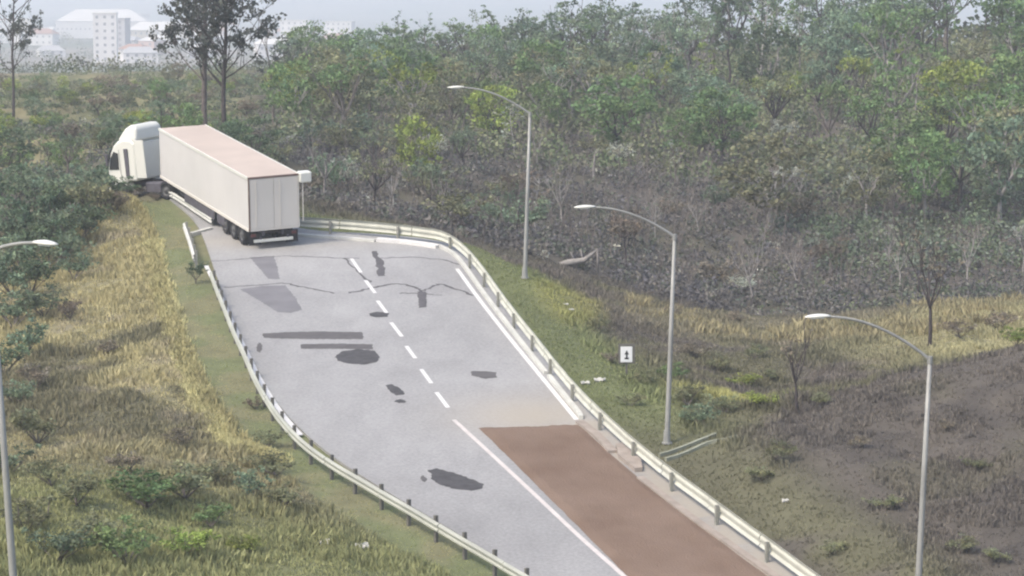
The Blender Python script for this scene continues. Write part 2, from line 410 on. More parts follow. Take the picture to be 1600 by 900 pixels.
covc = cover(GXf, GYf, SD, GZ) * np.where(GYf < 140, .88, 1)[:, None]
def grid_mesh(name, X, Y, Z, col, m):
    ny, nx = X.shape
    me = bpy.data.meshes.new(name); me.vertices.add(nx * ny)
    me.vertices.foreach_set('co', np.stack([X.ravel(), Y.ravel(), Z.ravel()], -1).astype(np.float32).ravel())
    i = np.arange(nx * ny).reshape(ny, nx); q = np.stack([i[:-1, :-1], i[:-1, 1:], i[1:, 1:], i[1:, :-1]], -1).reshape(-1, 4)
    me.loops.add(q.size); me.polygons.add(len(q)); me.loops.foreach_set('vertex_index', q.ravel().astype(np.int32))
    me.polygons.foreach_set('loop_start', np.arange(0, q.size, 4, dtype=np.int32)); me.polygons.foreach_set('loop_total', np.full(len(q), 4, np.int32))
    me.polygons.foreach_set('use_smooth', np.ones(len(q), bool))
    a = me.color_attributes.new('tint', 'FLOAT_COLOR', 'POINT'); a.data.foreach_set('color', np.c_[col, np.ones(len(col))].astype(np.float32).ravel())
    me.materials.append(m); me.update(); me.validate(); return me
GROUND = mat('earth', (1, 1, 1), .95, .22, 1.3, .1, bump=.7, bscale=5, attr=True, detail=10)
terrain = tag(new_obj('ground', grid_mesh('ground', GX, GY, GZ.reshape(GX.shape), covc, GROUND)), kind='structure')

# ------------------------------------------------------------------ carriageway and its markings
def road_sheet():
    """the carriageway as strips between both edges, with a skirt"""
    n = 90
    def resample(pts, n):
        P = np.array([tuple(p) for p in pts]); d = np.r_[0, np.cumsum(np.linalg.norm(np.diff(P, axis=0), axis=1))]
        t = np.linspace(0, d[-1], n); return np.stack([np.interp(t, d, P[:, k]) for k in range(3)], -1)
    import bmesh
    bm = bmesh.new(); vs = [bm.verts.new((x, y, pz(y))) for x, y in RP[::1]]
    f = bm.faces.new(vs); bmesh.ops.triangulate(bm, faces=[f])
    for axv, rngv in ((0, np.arange(-24, 24, 1.)), (1, np.arange(60, 150, 1.))):
        for t in rngv:
            no = [0, 0, 0]; no[axv] = 1; co = [0, 0, 0]; co[axv] = float(t)
            bmesh.ops.bisect_plane(bm, geom=bm.verts[:] + bm.edges[:] + bm.faces[:], plane_co=co, plane_no=no)
    bmesh.ops.recalc_face_normals(bm, faces=bm.faces)
    if sum(f.normal.z for f in bm.faces) < 0: bmesh.ops.reverse_faces(bm, faces=bm.faces)
    be = [e for e in bm.edges if e.is_boundary]
    r = bmesh.ops.extrude_edge_only(bm, edges=be)
    for v in r['geom']:
        if isinstance(v, bmesh.types.BMVert): v.co.z -= .35
    me = bpy.data.meshes.new('road'); bm.to_mesh(me); bm.free()
    me.materials.append(ROADM)
    co = np.empty(len(me.vertices) * 3, np.float32); me.vertices.foreach_get('co', co); co = co.reshape(-1, 3)
    px = np.array([project(c) for c in co])
    d = np.exp(-(((px[:, 0] - 830) / 110) ** 2 + ((px[:, 1] - 650) / 32) ** 2)) * .75
    d = np.maximum(d, np.exp(-(((px[:, 0] - 440) / 260) ** 2 + ((px[:, 1] - 378) / 10) ** 2)) * .35)
    rb = np.interp(px[:, 1], [655, 700, 760, 803, 850, 905, 1090], [905, 950, 1010, 1068, 1130, 1205, 1480])
    d = np.maximum(d, ((px[:, 0] > rb) & (px[:, 1] > 655)) * .7)
    a = me.attributes.new('dust', 'FLOAT', 'POINT'); a.data.foreach_set('value', d.astype(np.float32))
    return new_obj('road', me)
road = tag(road_sheet(), kind='structure')

def flat(name, pts, m, lift=.004, parent=None, px=True, thick=0):
    P = [PP(*q) for q in pts] if px else [Vector(p) for p in pts]
    if not thick:
        Q = []
        for a, b in zip(P, P[1:] + P[:1]):
            n = max(1, int((b - a).length / .12))
            for k in range(n): Q.append(a.lerp(b, k / n) + Vector((random.uniform(-1, 1), random.uniform(-1, 1), 0)) * .035)
        P = Q
    mb = MB()
    vs = [(p.x, p.y, pz(p.y) + lift) for p in P]
    n = len(vs); mb.add(vs, [tuple(range(n))])
    if thick:
        mb.add([(x, y, z - thick) for x, y, z in vs], [tuple(range(n))]); k = 0
        mb.v, mb.f, mb.m = [], [], []
        mb.add(vs + [(x, y, z - thick) for x, y, z in vs], [tuple(range(n)), tuple(range(2 * n - 1, n - 1, -1))] + [(i, (i + 1) % n, n + (i + 1) % n, n + i) for i in range(n)])
    me = mb.mesh(name, m)
    if not thick and me.polygons[0].normal.z < 0: me.flip_normals()
    return new_obj(name, me, parent)
def ribbon(name, pts, w, m, lift=.004, parent=None, px=True, sm=True, wob=0, h=0.0):
    P = [PP(*q) for q in pts] if px else pts
    if sm: P = smooth(P, 6)
    if wob: P = [p + Vector((random.uniform(-1, 1), random.uniform(-1, 1), 0)) * .09 for p in P]
    l, r = [], []
    for i, p in enumerate(P):
        t = P[min(i + 1, len(P) - 1)] - P[max(i - 1, 0)]; t.z = 0; t.normalize(); nn = Vector((-t.y, t.x, 0))
        ww = w(i / (len(P) - 1)) if callable(w) else w
        ww *= 1 + wob * (random.random() - .5)
        l.append(p + nn * ww / 2); r.append(p - nn * ww / 2)
    mb = MB(); n = len(P)
    top = [(q.x, q.y, pz(q.y) + lift + h) for q in l] + [(q.x, q.y, pz(q.y) + lift + h) for q in r]
    fs = [(i, i + 1, n + i + 1, n + i) for i in range(n - 1)]
    if h:
        bot = [(x, y, z - h - .25) for x, y, z in top]
        fs += [(i, 2 * n + i, 2 * n + i + 1, i + 1) for i in range(n - 1)] + [(n + i, n + i + 1, 3 * n + i + 1, 3 * n + i) for i in range(n - 1)] + [(0, n, 3 * n, 2 * n), (n - 1, 3 * n - 1, 4 * n - 1, 2 * n - 1)]
        mb.add(top + bot, fs)
    else: mb.add(top, fs)
    me = mb.mesh(name, m)
    return new_obj(name, me, parent)
# painted dashes and lines
for a, b in (((549, 404), (564, 426)), ((571, 438), (586, 458)), ((590, 470), (604, 489)), ((611, 504), (628, 526)), ((635, 541), (649, 560)), ((658, 577), (674, 599)), ((682, 613), (700, 637))):
    ribbon('lane_dash', [a, b], .17, PAINT, .008, road, sm=False)
ribbon('lane_line', [(709, 656), (770, 712), (840, 777), (905, 838), (978, 903), (1080, 995), (1200, 1100)], .17, PAINTP, .008, road)
ribbon('edge_line', [(322, 415), (341, 455), (361, 500), (381, 542), (405, 590), (436, 640), (470, 680)], .20, PAINT, .008, road)
ribbon('edge_line', [(714, 420), (752, 472), (800, 533), (850, 594), (901, 656)], .19, PAINT, .008, road)
# sealed cracks, asphalt patches and dark tints
for pts, w in (([(325, 409), (360, 406), (400, 403), (450, 400), (520, 403), (560, 404)], .09), ([(590, 404), (640, 402), (690, 406), (720, 414)], .10), ([(350, 449), (400, 446), (445, 443), (480, 450), (520, 458)], .12),
               ([(545, 458), (575, 452), (600, 446), (625, 443), (650, 450), (660, 455), (675, 449), (690, 444), (715, 452), (738, 462)], .15), ([(628, 458), (650, 459), (690, 461)], .12), ([(586, 392), (592, 412), (598, 432)], .30), ([(540, 404), (555, 420), (580, 442)], .11)):
    ribbon('sealed_crack', pts, w, CRACK, .005, road, wob=.7)
def blob(cx, cy, rx, ry, n=18, j=.12, sk=0):
    out = []
    for k in range(n):
        a = 2 * math.pi * k / n; q = 1 + j * (random.random() - .5) * 2
        out.append((cx + rx * math.cos(a) * q + sk * math.sin(a), cy + ry * math.sin(a) * q))
    return out
flat('asphalt_patch', [(410, 521), (450, 519), (500, 518), (566, 519), (568, 526), (566, 530), (500, 530), (440, 529), (412, 528)], PATCHM, .006, road)
flat('asphalt_patch', [(469, 538), (520, 537), (582, 538), (583, 546), (520, 545), (471, 545)], PATCHM, .006, road)
flat('asphalt_patch', [(523, 558), (535, 549), (560, 546), (584, 548), (594, 558), (588, 566), (570, 570), (545, 568), (528, 564)], PATCH, .010, road)
flat('asphalt_patch', [(603, 603), (610, 600), (620, 604), (632, 612), (632, 617), (618, 618), (608, 611)], PATCH, .006, road)
flat('asphalt_patch', blob(626, 627, 9, 3), PATCH, .006, road)
flat('asphalt_patch', [(735, 580), (755, 580), (775, 582), (776, 590), (758, 592), (737, 587)], PATCHM, .006, road)
flat('asphalt_patch', [(668, 735), (684, 732), (706, 738), (735, 748), (757, 757), (754, 763), (738, 767), (710, 764), (686, 757), (674, 748), (674, 741)], PATCH, .006, road)
flat('asphalt_patch', [(656, 745), (662, 743), (668, 750), (664, 754), (658, 750)], PATCHM, .006, road)
flat('asphalt_patch', [(577, 490), (590, 487), (607, 490), (606, 495), (588, 496), (578, 494)], PATCH, .012, road)
flat('asphalt_patch', [(652, 456), (666, 456), (667, 480), (655, 481)], CRACK, .011, road)
flat('asphalt_patch', blob(405, 543, 4, 8), PATCHM, .006, road)
flat('tar_wash', [(375, 452), (410, 447), (445, 446), (462, 465), (472, 484), (455, 489), (434, 488), (412, 474)], DARKTINT, .004, road)  # thin flat sheet, darker grey than the road around it
flat('tar_wash', [(390, 402), (428, 400), (434, 420), (437, 436), (420, 436), (404, 418)], DARKTINT, .0045, road)  # second darker grey sheet, just behind the trailer

# ------------------------------------------------------------------ gravel arrester bed
def gravel_bed():
    L_ = smooth([PP(*q) for q in ((748, 669), (810, 730), (870, 790), (925, 845), (985, 905), (1085, 1000), (1180, 1090))], 10)
    R_ = smooth([PP(*q) for q in ((905, 664), (952, 708), (1010, 757), (1068, 803), (1130, 850), (1216, 912), (1480, 1090))], 10)
    n = 150; mcols = 60
    def rs(pts):
        P = np.array([tuple(p) for p in pts]); d = np.r_[0, np.cumsum(np.linalg.norm(np.diff(P, axis=0), axis=1))]; t = np.linspace(0, d[-1], n); return np.stack([np.interp(t, d, P[:, k]) for k in range(3)], -1)
    A, B = rs(L_), rs(R_); t = np.linspace(0, 1, mcols)[None, :, None]
    Q = A[:, None] * (1 - t) + B[:, None] * t
    jf = fbm(np.arange(mcols) * .16, np.zeros(mcols), 1.0, 4) - .5
    Q[:, :, 1] += (np.exp(-np.arange(n) / 3.)[:, None] * jf[None] * .28)
    jl = fbm(np.zeros(n), np.arange(n) * .25, 1.0, 4) - .5; Q[:, :, 0] += jl[:, None] * .06 * np.maximum(0, 1 - t[..., 0] * 8)
    X, Y = Q[..., 0], Q[..., 1]
    edge = np.minimum(np.minimum(t[..., 0] * 12, (1 - t[..., 0]) * 12), (np.arange(n)[:, None] * .4)).clip(0, 1)
    Z = CZ + Z0 + M0 * Y + .012 + edge * (.03 + .06 * (fbm(X.ravel(), Y.ravel(), .9, 4).reshape(X.shape)))
    n2 = fbm(X.ravel(), Y.ravel(), 4, 3); n3 = fbm(X.ravel(), Y.ravel(), .5, 3); c = np.ones((X.size, 3)) * (.72 + .34 * n2 + .22 * n3)[:, None]
    me = grid_mesh('gravel_bed', X, Y, Z, c, GRAVEL)
    if me.polygons[0].normal.z < 0: me.flip_normals()
    g = new_obj('gravel_bed', me); g['kind'] = 'stuff'; g['label'] = 'reddish brown gravel filling the arrester bed in the right lane'
    return g
gravel_bed()
# dusty concrete border of the bed
ribbon('concrete_border', [(906, 661), (935, 684), (957, 708)], .34, CONC, .0, road, h=.10)
ribbon('concrete_border', [(1000, 748), (1040, 779), (1090, 817), (1150, 859), (1216, 906), (1330, 985)], .26, CONC, .0, road, h=.09)
flat('concrete_pad', [(962, 700), (975, 697), (1001, 722), (1004, 737), (992, 738), (966, 716)], CONC, .16, road, thick=.35)
# white kerb along the outer edge
ribbon('kerb', [(400, 359), (440, 366), (480, 370), (540, 374), (586, 378)], .22, RAILW, 0, road, h=.13)
ribbon('kerb', [(589, 377), (630, 380), (668, 385), (684, 388)], .34, PAINT, 0, road, h=.16)
ribbon('kerb', [(686, 386), (708, 398), (726, 418), (755, 459), (790, 505), (825, 550), (853, 585)], .17, RAILW, 0, road, h=.13)
ribbon('kerb', [(858, 590), (880, 618), (903, 646), (908, 655)], .17, RAILW, 0, road, h=.14)
ribbon('kerb', [(297, 367), (315, 362), (330, 358)], .2, RAILW, 0, road, h=.1)

# ------------------------------------------------------------------ guard rails
WPROF = [(0, .0), (.05, .03), (.08, .055), (.08, .10), (.03, .135), (.03, .185), (.08, .22), (.08, .265), (.05, .29), (0, .32)]
def guard_rail(label, pts, m, pm, spacing, beam_z=.36, side=1, back=False, h=.5, ps=.12, pt=.80, blen=4.0, extra=0):
    P = smooth([PP(q[0], q[1], h) for q in pts], 8)
    A = np.array([(p.x, p.y) for p in P]); d = np.r_[0, np.cumsum(np.linalg.norm(np.diff(A, axis=0), axis=1))]
    def pos(s): return np.array([np.interp(s, d, A[:, 0]), np.interp(s, d, A[:, 1])])
    def tan(s): t = pos(min(s + .2, d[-1])) - pos(max(s - .2, 0)); return t / np.linalg.norm(t)
    o = pos(d[-1] / 2)
    root = new_obj('guard_rail', None); root.location = (o[0], o[1], pz(o[1]))
    tag(root, label, 'guard rail', 'steel guard rails along the road')
    off = Vector(root.location)
    nb = max(1, round(d[-1] / blen))
    for b in range(nb):
        s0, s1 = d[-1] * b / nb + .02, d[-1] * (b + 1) / nb - .02
        k = max(2, int((s1 - s0) / .35)); vs = []; jog = .012 * (b % 2); prof = [(u * side, v) for u, v in WPROF] + [((u - .012) * side, v) for u, v in WPROF[::-1]]
        np_ = len(prof)
        for i in range(k + 1):
            s = s0 + (s1 - s0) * i / k; p = pos(s); t = tan(s); nn = np.array([-t[1], t[0]])
            for u, v in prof:
                q = p + nn * (u + jog); vs.append((q[0] - off.x, q[1] - off.y, pz(q[1]) + beam_z + v * (1 + extra) - off.z))
        fs = [(i * np_ + j, i * np_ + (j + 1) % np_, (i + 1) * np_ + (j + 1) % np_, (i + 1) * np_ + j) for i in range(k) for j in range(np_)] + [tuple(range(np_)), tuple(k * np_ + j for j in range(np_))]
        mb = MB(); mb.add(vs, fs); mb.obj('beam', m, root)
    pm_mesh = MB(); pm_mesh.bevbox(-ps / 2, ps / 2, -ps / 2, ps / 2, -.4, pt, .01); pmesh = pm_mesh.mesh('post', pm)
    s = .6
    while s < d[-1]:
        p = pos(s); t = tan(s); nn = np.array([-t[1], t[0]]); q = p - nn * side * (ps / 2 + .02)
        po = new_obj('post', pmesh, root); po.location = (q[0] - off.x, q[1] - off.y, pz(q[1]) - off.z)
        po.rotation_euler = (random.uniform(-.02, .02), random.uniform(-.02, .02), math.atan2(t[1], t[0]) + random.uniform(-.06, .06))
        s += spacing * random.uniform(.97, 1.03)
    return root
# left rail seen from behind (posts on the camera side), outer rail seen from the road
guard_rail('pale guard rail with dark posts between the dry grass bank and the road', [(330, 428), (342, 460), (360, 505), (380, 550), (402, 598), (432, 648), (470, 690), (515, 724), (560, 751), (603, 776), (650, 803), (705, 836), (760, 868), (818, 902), (900, 950), (1020, 1020)], RAIL, POSTM, 1.9, beam_z=.32, side=-1, h=.5, extra=0)
guard_rail('short detached rail end leaning by the round shrub near the rear of the truck', [(288, 352), (296, 375), (304, 402)], RAILW, POSTC, 1.3, beam_z=.32, side=-1, h=.5, blen=6)
guard_rail('long pale guard rail outside the bend, running down past the gravel bed', [(262, 232), (290, 250), (360, 296), (410, 326), (455, 343), (475, 346), (540, 350), (610, 356), (660, 362), (688, 367), (712, 379), (735, 400), (760, 432), (800, 487), (835, 530), (870, 575), (915, 625), (960, 668), (1000, 702), (1045, 738), (1100, 778), (1160, 822), (1215, 862), (1272, 904), (1360, 966), (1480, 1050)], RAILO, POSTC, 3.8, beam_z=.26, side=1, h=.52, extra=.5, pt=.66)
guard_rail('low rail beside the trailer on the inside of the bend', [(240, 287), (285, 315), (332, 346)], RAILW, POSTC, 1.6, beam_z=.1, side=-1, h=.25, pt=.4, blen=3)

# ------------------------------------------------------------------ street lamps
def street_lamp(label, base, top, tip, lean_dx=0.0, twin=False, armpts=None, hz=0):
    """base, top of pole and tip of arm in world coordinates"""
    r = new_obj('street_lamp', None); r.location = base; tag(r, label, 'street lamp', 'curved arm street lamps')
    B = Vector(base); t = Vector(top) - B; e = Vector(tip) - B
    mb = MB(); mb.tube([(0, 0, -.5), t * .03, t * .5, t], [.11, .105, .085, .062], 12); mb.obj('pole', STEEL, r, True)
    mb = MB(); mb.tube([(0, 0, .0), (0, 0, .06)], .2, 8); mb.tube([(0, 0, .06), (0, 0, .5)], [.14, .12], 12); mb.obj('base_plate', STEEL, r)
    d = e - t; pts = []
    for k in range(13):
        u = k / 12; rise = 1 - (1 - u) ** 1.9
        pts.append(t + Vector((d.x * u, d.y * u, d.z * (rise if u < 1 else 1))))
    pts.insert(0, t - Vector((0, 0, .06)))
    mb = MB(); mb.tube(pts, [.055] * 2 + [.052 - .001 * k for k in range(12)], 8); mb.obj('arm', STEEL, r, True)
    mb = MB(); mb.tube([t - Vector((0, 0, .12)), t + Vector((0, 0, .1))], .08, 10); mb.obj('collar', STEEL, r)
    ux = Vector((d.x, d.y, 0)).normalized(); uy = Vector((-ux.y, ux.x, 0))
    hd = new_obj('lamp_head', None)
    mb = MB(); n = 9; rows = []
    for k in range(n):
        u = k / (n - 1); wd_ = .15 * (math.sin(math.pi * min(1, u * .86 + .10)) ** .6) + .012; ht = .075 * (math.sin(math.pi * min(1, u * .9 + .06)) ** .7) + .01
        c = e + ux * (u * .78 - .1) + Vector((0, 0, .02 - .02 * u))
        rows.append([c + uy * (wd_ * math.cos(a)) + Vector((0, 0, ht * max(-.25, math.sin(a)))) for a in [2 * math.pi * j / 10 for j in range(10)]])
    vs = [p for rw in rows for p in rw]; fs = [(i * 10 + j, i * 10 + (j + 1) % 10, (i + 1) * 10 + (j + 1) % 10, (i + 1) * 10 + j) for i in range(n - 1) for j in range(10)] + [tuple(range(10)), tuple((n - 1) * 10 + j for j in range(10))]
    mb.add(vs, fs); bpy.data.objects.remove(hd); h = mb.obj('lamp_head', TWHITE, r, True)
    mb = MB(); M = Matrix((ux, uy, (0, 0, 1))).transposed().to_4x4(); M.translation = e + ux * .32
    mb.box(-.2, .2, -.09, .09, -.04, -.015, M=M); mb.obj('lens', SIGNW, h)
    return r
def lamp_px(label, base, top, tip, Y, tipY=None):
    b = at(*base, Y); zz = h1(b.x, b.y); t = at(*top, Y); e = at(*tip, tipY or Y)
    street_lamp(label, (b.x, b.y, zz), t, e)
lamp_px('farthest street lamp, on the green verge at the top of the road', (820, 430), (828, 178), (722, 137), 118.5, 118)
lamp_px('middle street lamp on the rough terrace beside the small square sign', (1042, 690), (1054, 370), (926, 324), 93, 92.5)
lamp_px('near street lamp rising in front of the bare brown mound', (1433, 960), (1453, 562), (1292, 495), 75.8, 75.2)
lamp_px('street lamp at the dry grass bank, its pole top beyond the picture edge', (31, 960), (-16, 393), (58, 380), 62, 61)

# ------------------------------------------------------------------ small square sign, drain, litter, fallen tree
sp = G(979, 590); s = (sp.y) / F
r = new_obj('direction_sign', None); r.location = sp; tag(r, 'small square white sign with black arrow on a dark backing, left of the middle lamp', 'sign')
zt = at(980, 553, sp.y).z - sp.z
mb = MB(); mb.box(-.04, .04, .03, .09, -.3, zt + .2); mb.obj('post', POSTM, r)
mb = MB(); mb.bevbox(-.34, .34, 0, .03, zt - .40, zt + .42, .01); mb.obj('backing', POSTM, r)
mb = MB(); mb.bevbox(-.25, .23, -.02, -.002, zt - .34, zt + .30, .008); pl = mb.obj('plate', SIGNW, r)
mb = MB(); mb.extr([(-.03, zt - .20), (.03, zt - .20), (.03, zt - .02), (.09, zt - .02), (0, zt + .16), (-.09, zt - .02), (-.03, zt - .02)], 1, -.032, -.024)
mb.box(-.09, .09, -.032, -.024, zt - .21, zt - .15); mb.obj('arrow', SIGNB, pl)

def ground_ribbon(mb, pts, w, h, n=5):
    P = smooth([G(*q) for q in pts], n); l = []; 
    for i, p in enumerate(P):
        t = P[min(i + 1, len(P) - 1)] - P[max(i - 1, 0)]; t.z = 0; t.normalize(); nn = Vector((-t.y, t.x, 0)) * w / 2
        for q, dz in ((p + nn, -.3), (p + nn, h), (p - nn, h), (p - nn, -.3)): l.append((q.x, q.y, h1(p.x, p.y) + dz))
    k = len(P); fs = [(i * 4 + j, i * 4 + j + 1, (i + 1) * 4 + j + 1, (i + 1) * 4 + j) for i in range(k - 1) for j in range(3)] + [(0, 1, 2, 3), tuple((k - 1) * 4 + j for j in range(4))]
    mb.add(l, fs)
dr = new_obj('drainage_channel', None); dr.location = G(1085, 705); tag(dr, 'concrete drainage channel with two raised walls running from the guard rail to the brown mound', 'drain')
for pts in ([(1030, 719), (1060, 708), (1090, 697), (1118, 686)], [(1040, 727), (1075, 713), (1105, 702), (1135, 692), (1160, 690)]):
    mb = MB(); ground_ribbon(mb, pts, .13, .13); mb.v = [tuple(Vector(v) - dr.location) for v in mb.v]; mb.obj('channel_wall', CONCG, dr)
def litter(px, py, w, label, cat='litter', tilt=.3, m=WHITEJ, nm='litter'):
    p = G(px, py); s_ = p.y / F; w *= s_
    mb = MB(); rr = random.Random(px)
    n = 5; vs = []
    for i in range(n + 1):
        for j in range(3): vs.append((w * (i / n - .5), w * .3 * (j - 1) * (1 - .3 * rr.random()), .06 + w * .18 * rr.random()))
    fs = [(i * 3 + j, i * 3 + j + 1, (i + 1) * 3 + j + 1, (i + 1) * 3 + j) for i in range(n) for j in range(2)]
    k = len(vs); vs += [(x, y, z - .05) for x, y, z in vs]; fs += [tuple(k + q for q in f[::-1]) for f in fs]
    mb.add(vs, fs); o = mb.obj(nm, m); o.location = p; o.rotation_euler = (tilt, 0, rr.uniform(-.4, .4)); tag(o, label, cat, 'pale litter lying on the banks'); return o
litter(914, 603, 14, 'white scrap lying on the green bank beyond the guard rail, left one of two'); litter(937, 599, 18, 'flat cream scrap beside a smaller white one on the bank left of the sign')
litter(1227, 792, 11, 'single white bag on the lower part of the brown mound'); litter(884, 478, 8, 'upper white scrap on the yellow green verge'); litter(893, 487, 9, 'lower cream scrap on the yellow green verge')
litter(957, 279, 12, 'bright white bag caught on the dark wooded slope'); litter(1185, 425, 13, 'pale bag lying low on the wooded slope behind the terrace')
litter(500, 855, 30, 'long pale stick-like scrap in the green grass at the near edge of the bank'); litter(560, 862, 34, 'pale bleached strip on the short green grass below the guard rail')

# pale broken trunk on the slope behind the verge
p = G(905, 425); r = new_obj('fallen_tree', None); r.location = p; tag(r, 'bleached fallen tree with one snapped upright stump behind the upper lamp', 'fallen tree')
mb = MB(); mb.tube([(-1.6, 0, .1), (-.6, .1, .4), (.3, 0, .55), (1.0, -.1, 1.15)], [.16, .2, .16, .05], 7); mb.obj('trunk', BARKP, r, True)
mb = MB(); mb.tube([(1.0, -.1, -.2), (1.02, -.1, .5), (.98, -.12, 1.25)], [.07, .06, .04], 6); mb.tube([(-.2, .1, .4), (-.5, .2, 1.0)], [.08, .03], 5); mb.tube([(.2, .1, .5), (.1, .4, 1.1)], [.06, .02], 5); mb.obj('branch', BARKP, r, True)

# ------------------------------------------------------------------ the articulated truck
def truck():
    fl = PP(390, 391); # ground under the rear left corner, along the road plane
    Hd = math.radians(24.2)
    up = Vector((0, -M0, 1)).normalized(); f = Vector((-math.sin(Hd), math.cos(Hd), 0)); f = (f - up * f.dot(up)).normalized(); rt = f.cross(up)
    o = fl + rt * 1.3
    root = new_obj('articulated_truck', None)
    M = Matrix((rt, f, up)).transposed().to_4x4(); M.translation = o + up * .01; root.matrix_world = M
    tag(root, 'long white box trailer truck turning off over the crest of the road', 'truck')
    LT = 14.8; W2 = 1.3; ZB, ZT = .93, 3.56
    # box
    mb = MB(); mb.bevbox(-W2, W2, .03, LT, ZB, ZT, .035); box = mb.obj('trailer_box', TSIDE, root)
    mb = MB(); mb.bevbox(-W2 + .03, W2 - .03, .08, LT - .05, ZT - .01, ZT + .035, .012); mb.obj('roof_sheet', TROOF, box)
    # cant rails and bottom rail, front post
    for sx in (-1, 1):
        mb = MB(); mb.bevbox(sx * (W2 + .004) - .03, sx * (W2 + .004) + .03, .05, LT + .01, ZT - .10, ZT + .045, .01); mb.obj('roof_rail', TWHITE, box)
        mb = MB(); mb.bevbox(sx * (W2 + .002) - .025, sx * (W2 + .002) + .025, .05, LT + .005, ZB - .05, ZB + .10, .01); mb.obj('bottom_rail', TREAR, box)
    for k in range(1, 12):
        mb = MB(); y = LT * k / 12; mb.box(-W2 - .002, -W2 + .01, y - .015, y + .015, ZB + .1, ZT - .1); mb.obj('panel_joint', TSIDE, box)
    # rear frame and doors
    mb = MB(); mb.bevbox(-W2, W2, -.02, .05, ZT - .07, ZT + .03, .008); mb.bevbox(-W2, -W2 + .07, -.02, .05, ZB, ZT - .072, .008); mb.obj('rear_frame', TBROWN, root)
    mb = MB(); mb.bevbox(W2 - .06, W2, -.02, .05, ZB, ZT - .072, .008); mb.bevbox(-W2 + .072, W2 - .062, -.02, .05, ZB - .03, ZB + .06, .008); mb.obj('rear_sill', TREAR, root)
    for a, b in ((-W2 + .085, -.012), (.012, W2 - .075)):
        mb = MB(); mb.bevbox(a, b, -.012, .035, ZB + .075, ZT - .085, .01); d = mb.obj('rear_door', TREAR, root)
        for xx in (a + .3,):
            m2 = MB(); m2.tube([(xx, -.03, ZB + .1), (xx, -.03, ZT - .12)], .014, 6); m2.obj('lock_rod', TREAR, d)
    # swung-out corner of the roof spoiler on the far side
    mb = MB(); mb.bevbox(W2 + .01, W2 + .62, -.18, .32, ZT - .42, ZT + .10, .05); mb.obj('corner_box', TWHITE, root)
    mb = MB(); mb.tube([(W2 + .2, 0, ZT - .42), (W2 + .2, 0, 1.2)], .025, 6); mb.obj('side_pole', TREAR, root)
    # chassis, bumper, lights, flaps
    mb = MB()
    for sx in (-.5, .5): mb.box(sx - .06, sx + .06, .2, LT - .3, ZB - .34, ZB - .055)
    for k in range(14): mb.box(-W2 + .05, W2 - .05, .5 + k * 1.03, .58 + k * 1.03, ZB - .14, ZB - .052)
    mb.obj('chassis', CHAS, root)
    mb = MB(); mb.bevbox(-1.05, .95, -.02, .08, .33, .47, .01); bp = mb.obj('rear_bumper', TWHITE, root)
    mb = MB()
    for sx in (-.7, .7): mb.box(sx - .05, sx + .05, 0, .07, .47, .6)
    mb.obj('bumper_bracket', CHAS, bp)
    for sx in (-1.08, 1.0):
        mb = MB(); mb.bevbox(sx - .12, sx + .12, -.03, .05, .62, .76, .01); mb.obj('tail_light', REDL, root)
    for sx in (-.95, .95):
        mb = MB(); mb.box(sx - .32, sx + .32, .18, .2, .18, .78); mb.obj('mud_flap', BLACK, root)
    mb = MB(); mb.bevbox(-W2 + .02, -W2 + .07, 5.6, 10.6, .38, .84, .01); mb.obj('side_guard', CHAS, root)
    mb = MB(); mb.bevbox(-W2 + .0, -W2 + .6, 3.9, 5.1, .35, .86, .05); mb.obj('pallet_box', CHAS, root)
    mb = MB()
    for sx in (-.8, .8): mb.box(sx - .07, sx + .07, 10.9, 11.05, 0.12, ZB - .06)
    mb.obj('landing_leg', CHAS, root)
    # wheels
    def wheel_mesh(w=.3, R=.5):
        t = MB(); prof = [(R * .58, -w / 2 + .02), (R * .9, -w / 2), (R * .98, -w / 2 + .03), (R, 0), (R * .98, w / 2 - .03), (R * .9, w / 2), (R * .58, w / 2 - .02)]
        n = 24; vs = [(x, r_ * math.cos(2 * math.pi * k / n), r_ * math.sin(2 * math.pi * k / n)) for r_, x in prof for k in range(n)]
        q = len(prof); fs = [(i * n + k, i * n + (k + 1) % n, ((i + 1) % q) * n + (k + 1) % n, ((i + 1) % q) * n + k) for i in range(q) for k in range(n)]
        t.add(vs, fs); ty = t.mesh('tyre', BLACK, True)
        c = MB(); pr = [(R * .59, -w / 2 + .03), (R * .55, -w / 2 + .05), (R * .3, -w / 2 + .09), (R * .22, -w / 2 + .0), (.02, -w / 2 - .01)]
        vs = [(x, r_ * math.cos(2 * math.pi * k / n), r_ * math.sin(2 * math.pi * k / n)) for r_, x in pr for k in range(n)]
        fs = [(i * n + k, i * n + (k + 1) % n, (i + 1) * n + (k + 1) % n, (i + 1) * n + k) for i in range(len(pr) - 1) for k in range(n)]
        c.add(vs, fs); return ty, c.mesh('rim', CHROME, True)
    TY, RM = wheel_mesh()
    def wheel(x, y, par, mtx=None):
        w_ = new_obj('wheel', TY, root); w_.location = (x, y, .5)
        r_ = new_obj('rim', RM, w_)
        if x > 0: r_.scale = (-1, 1, 1)
        if mtx is not None: w_.matrix_local = mtx @ Matrix.Translation((x, y, .5))
        return w_
    for y in (1.35, 2.65, 3.95 - .02):
        for x in (-1.12, -.78, .78, 1.12): wheel(x, y, root)
        mb = MB(); mb.tube([(-1.1, y, .5), (1.1, y, .5)], .07, 8); mb.obj('axle', CHAS, root)
    # tractor, turned further left than the trailer
    A = math.radians(27); KP = Vector((0, LT - 1.25, 0))
    T = Matrix.Translation(KP) @ Matrix.Rotation(A, 4, 'Z') @ Matrix.Rotation(math.radians(-7), 4, 'X')
    def tp(mb, nm, m, par=root, sm=False):
        mb.v = [tuple(T @ Vector(v)) for v in mb.v]; return mb.obj(nm, m, par, sm)
    mb = MB()
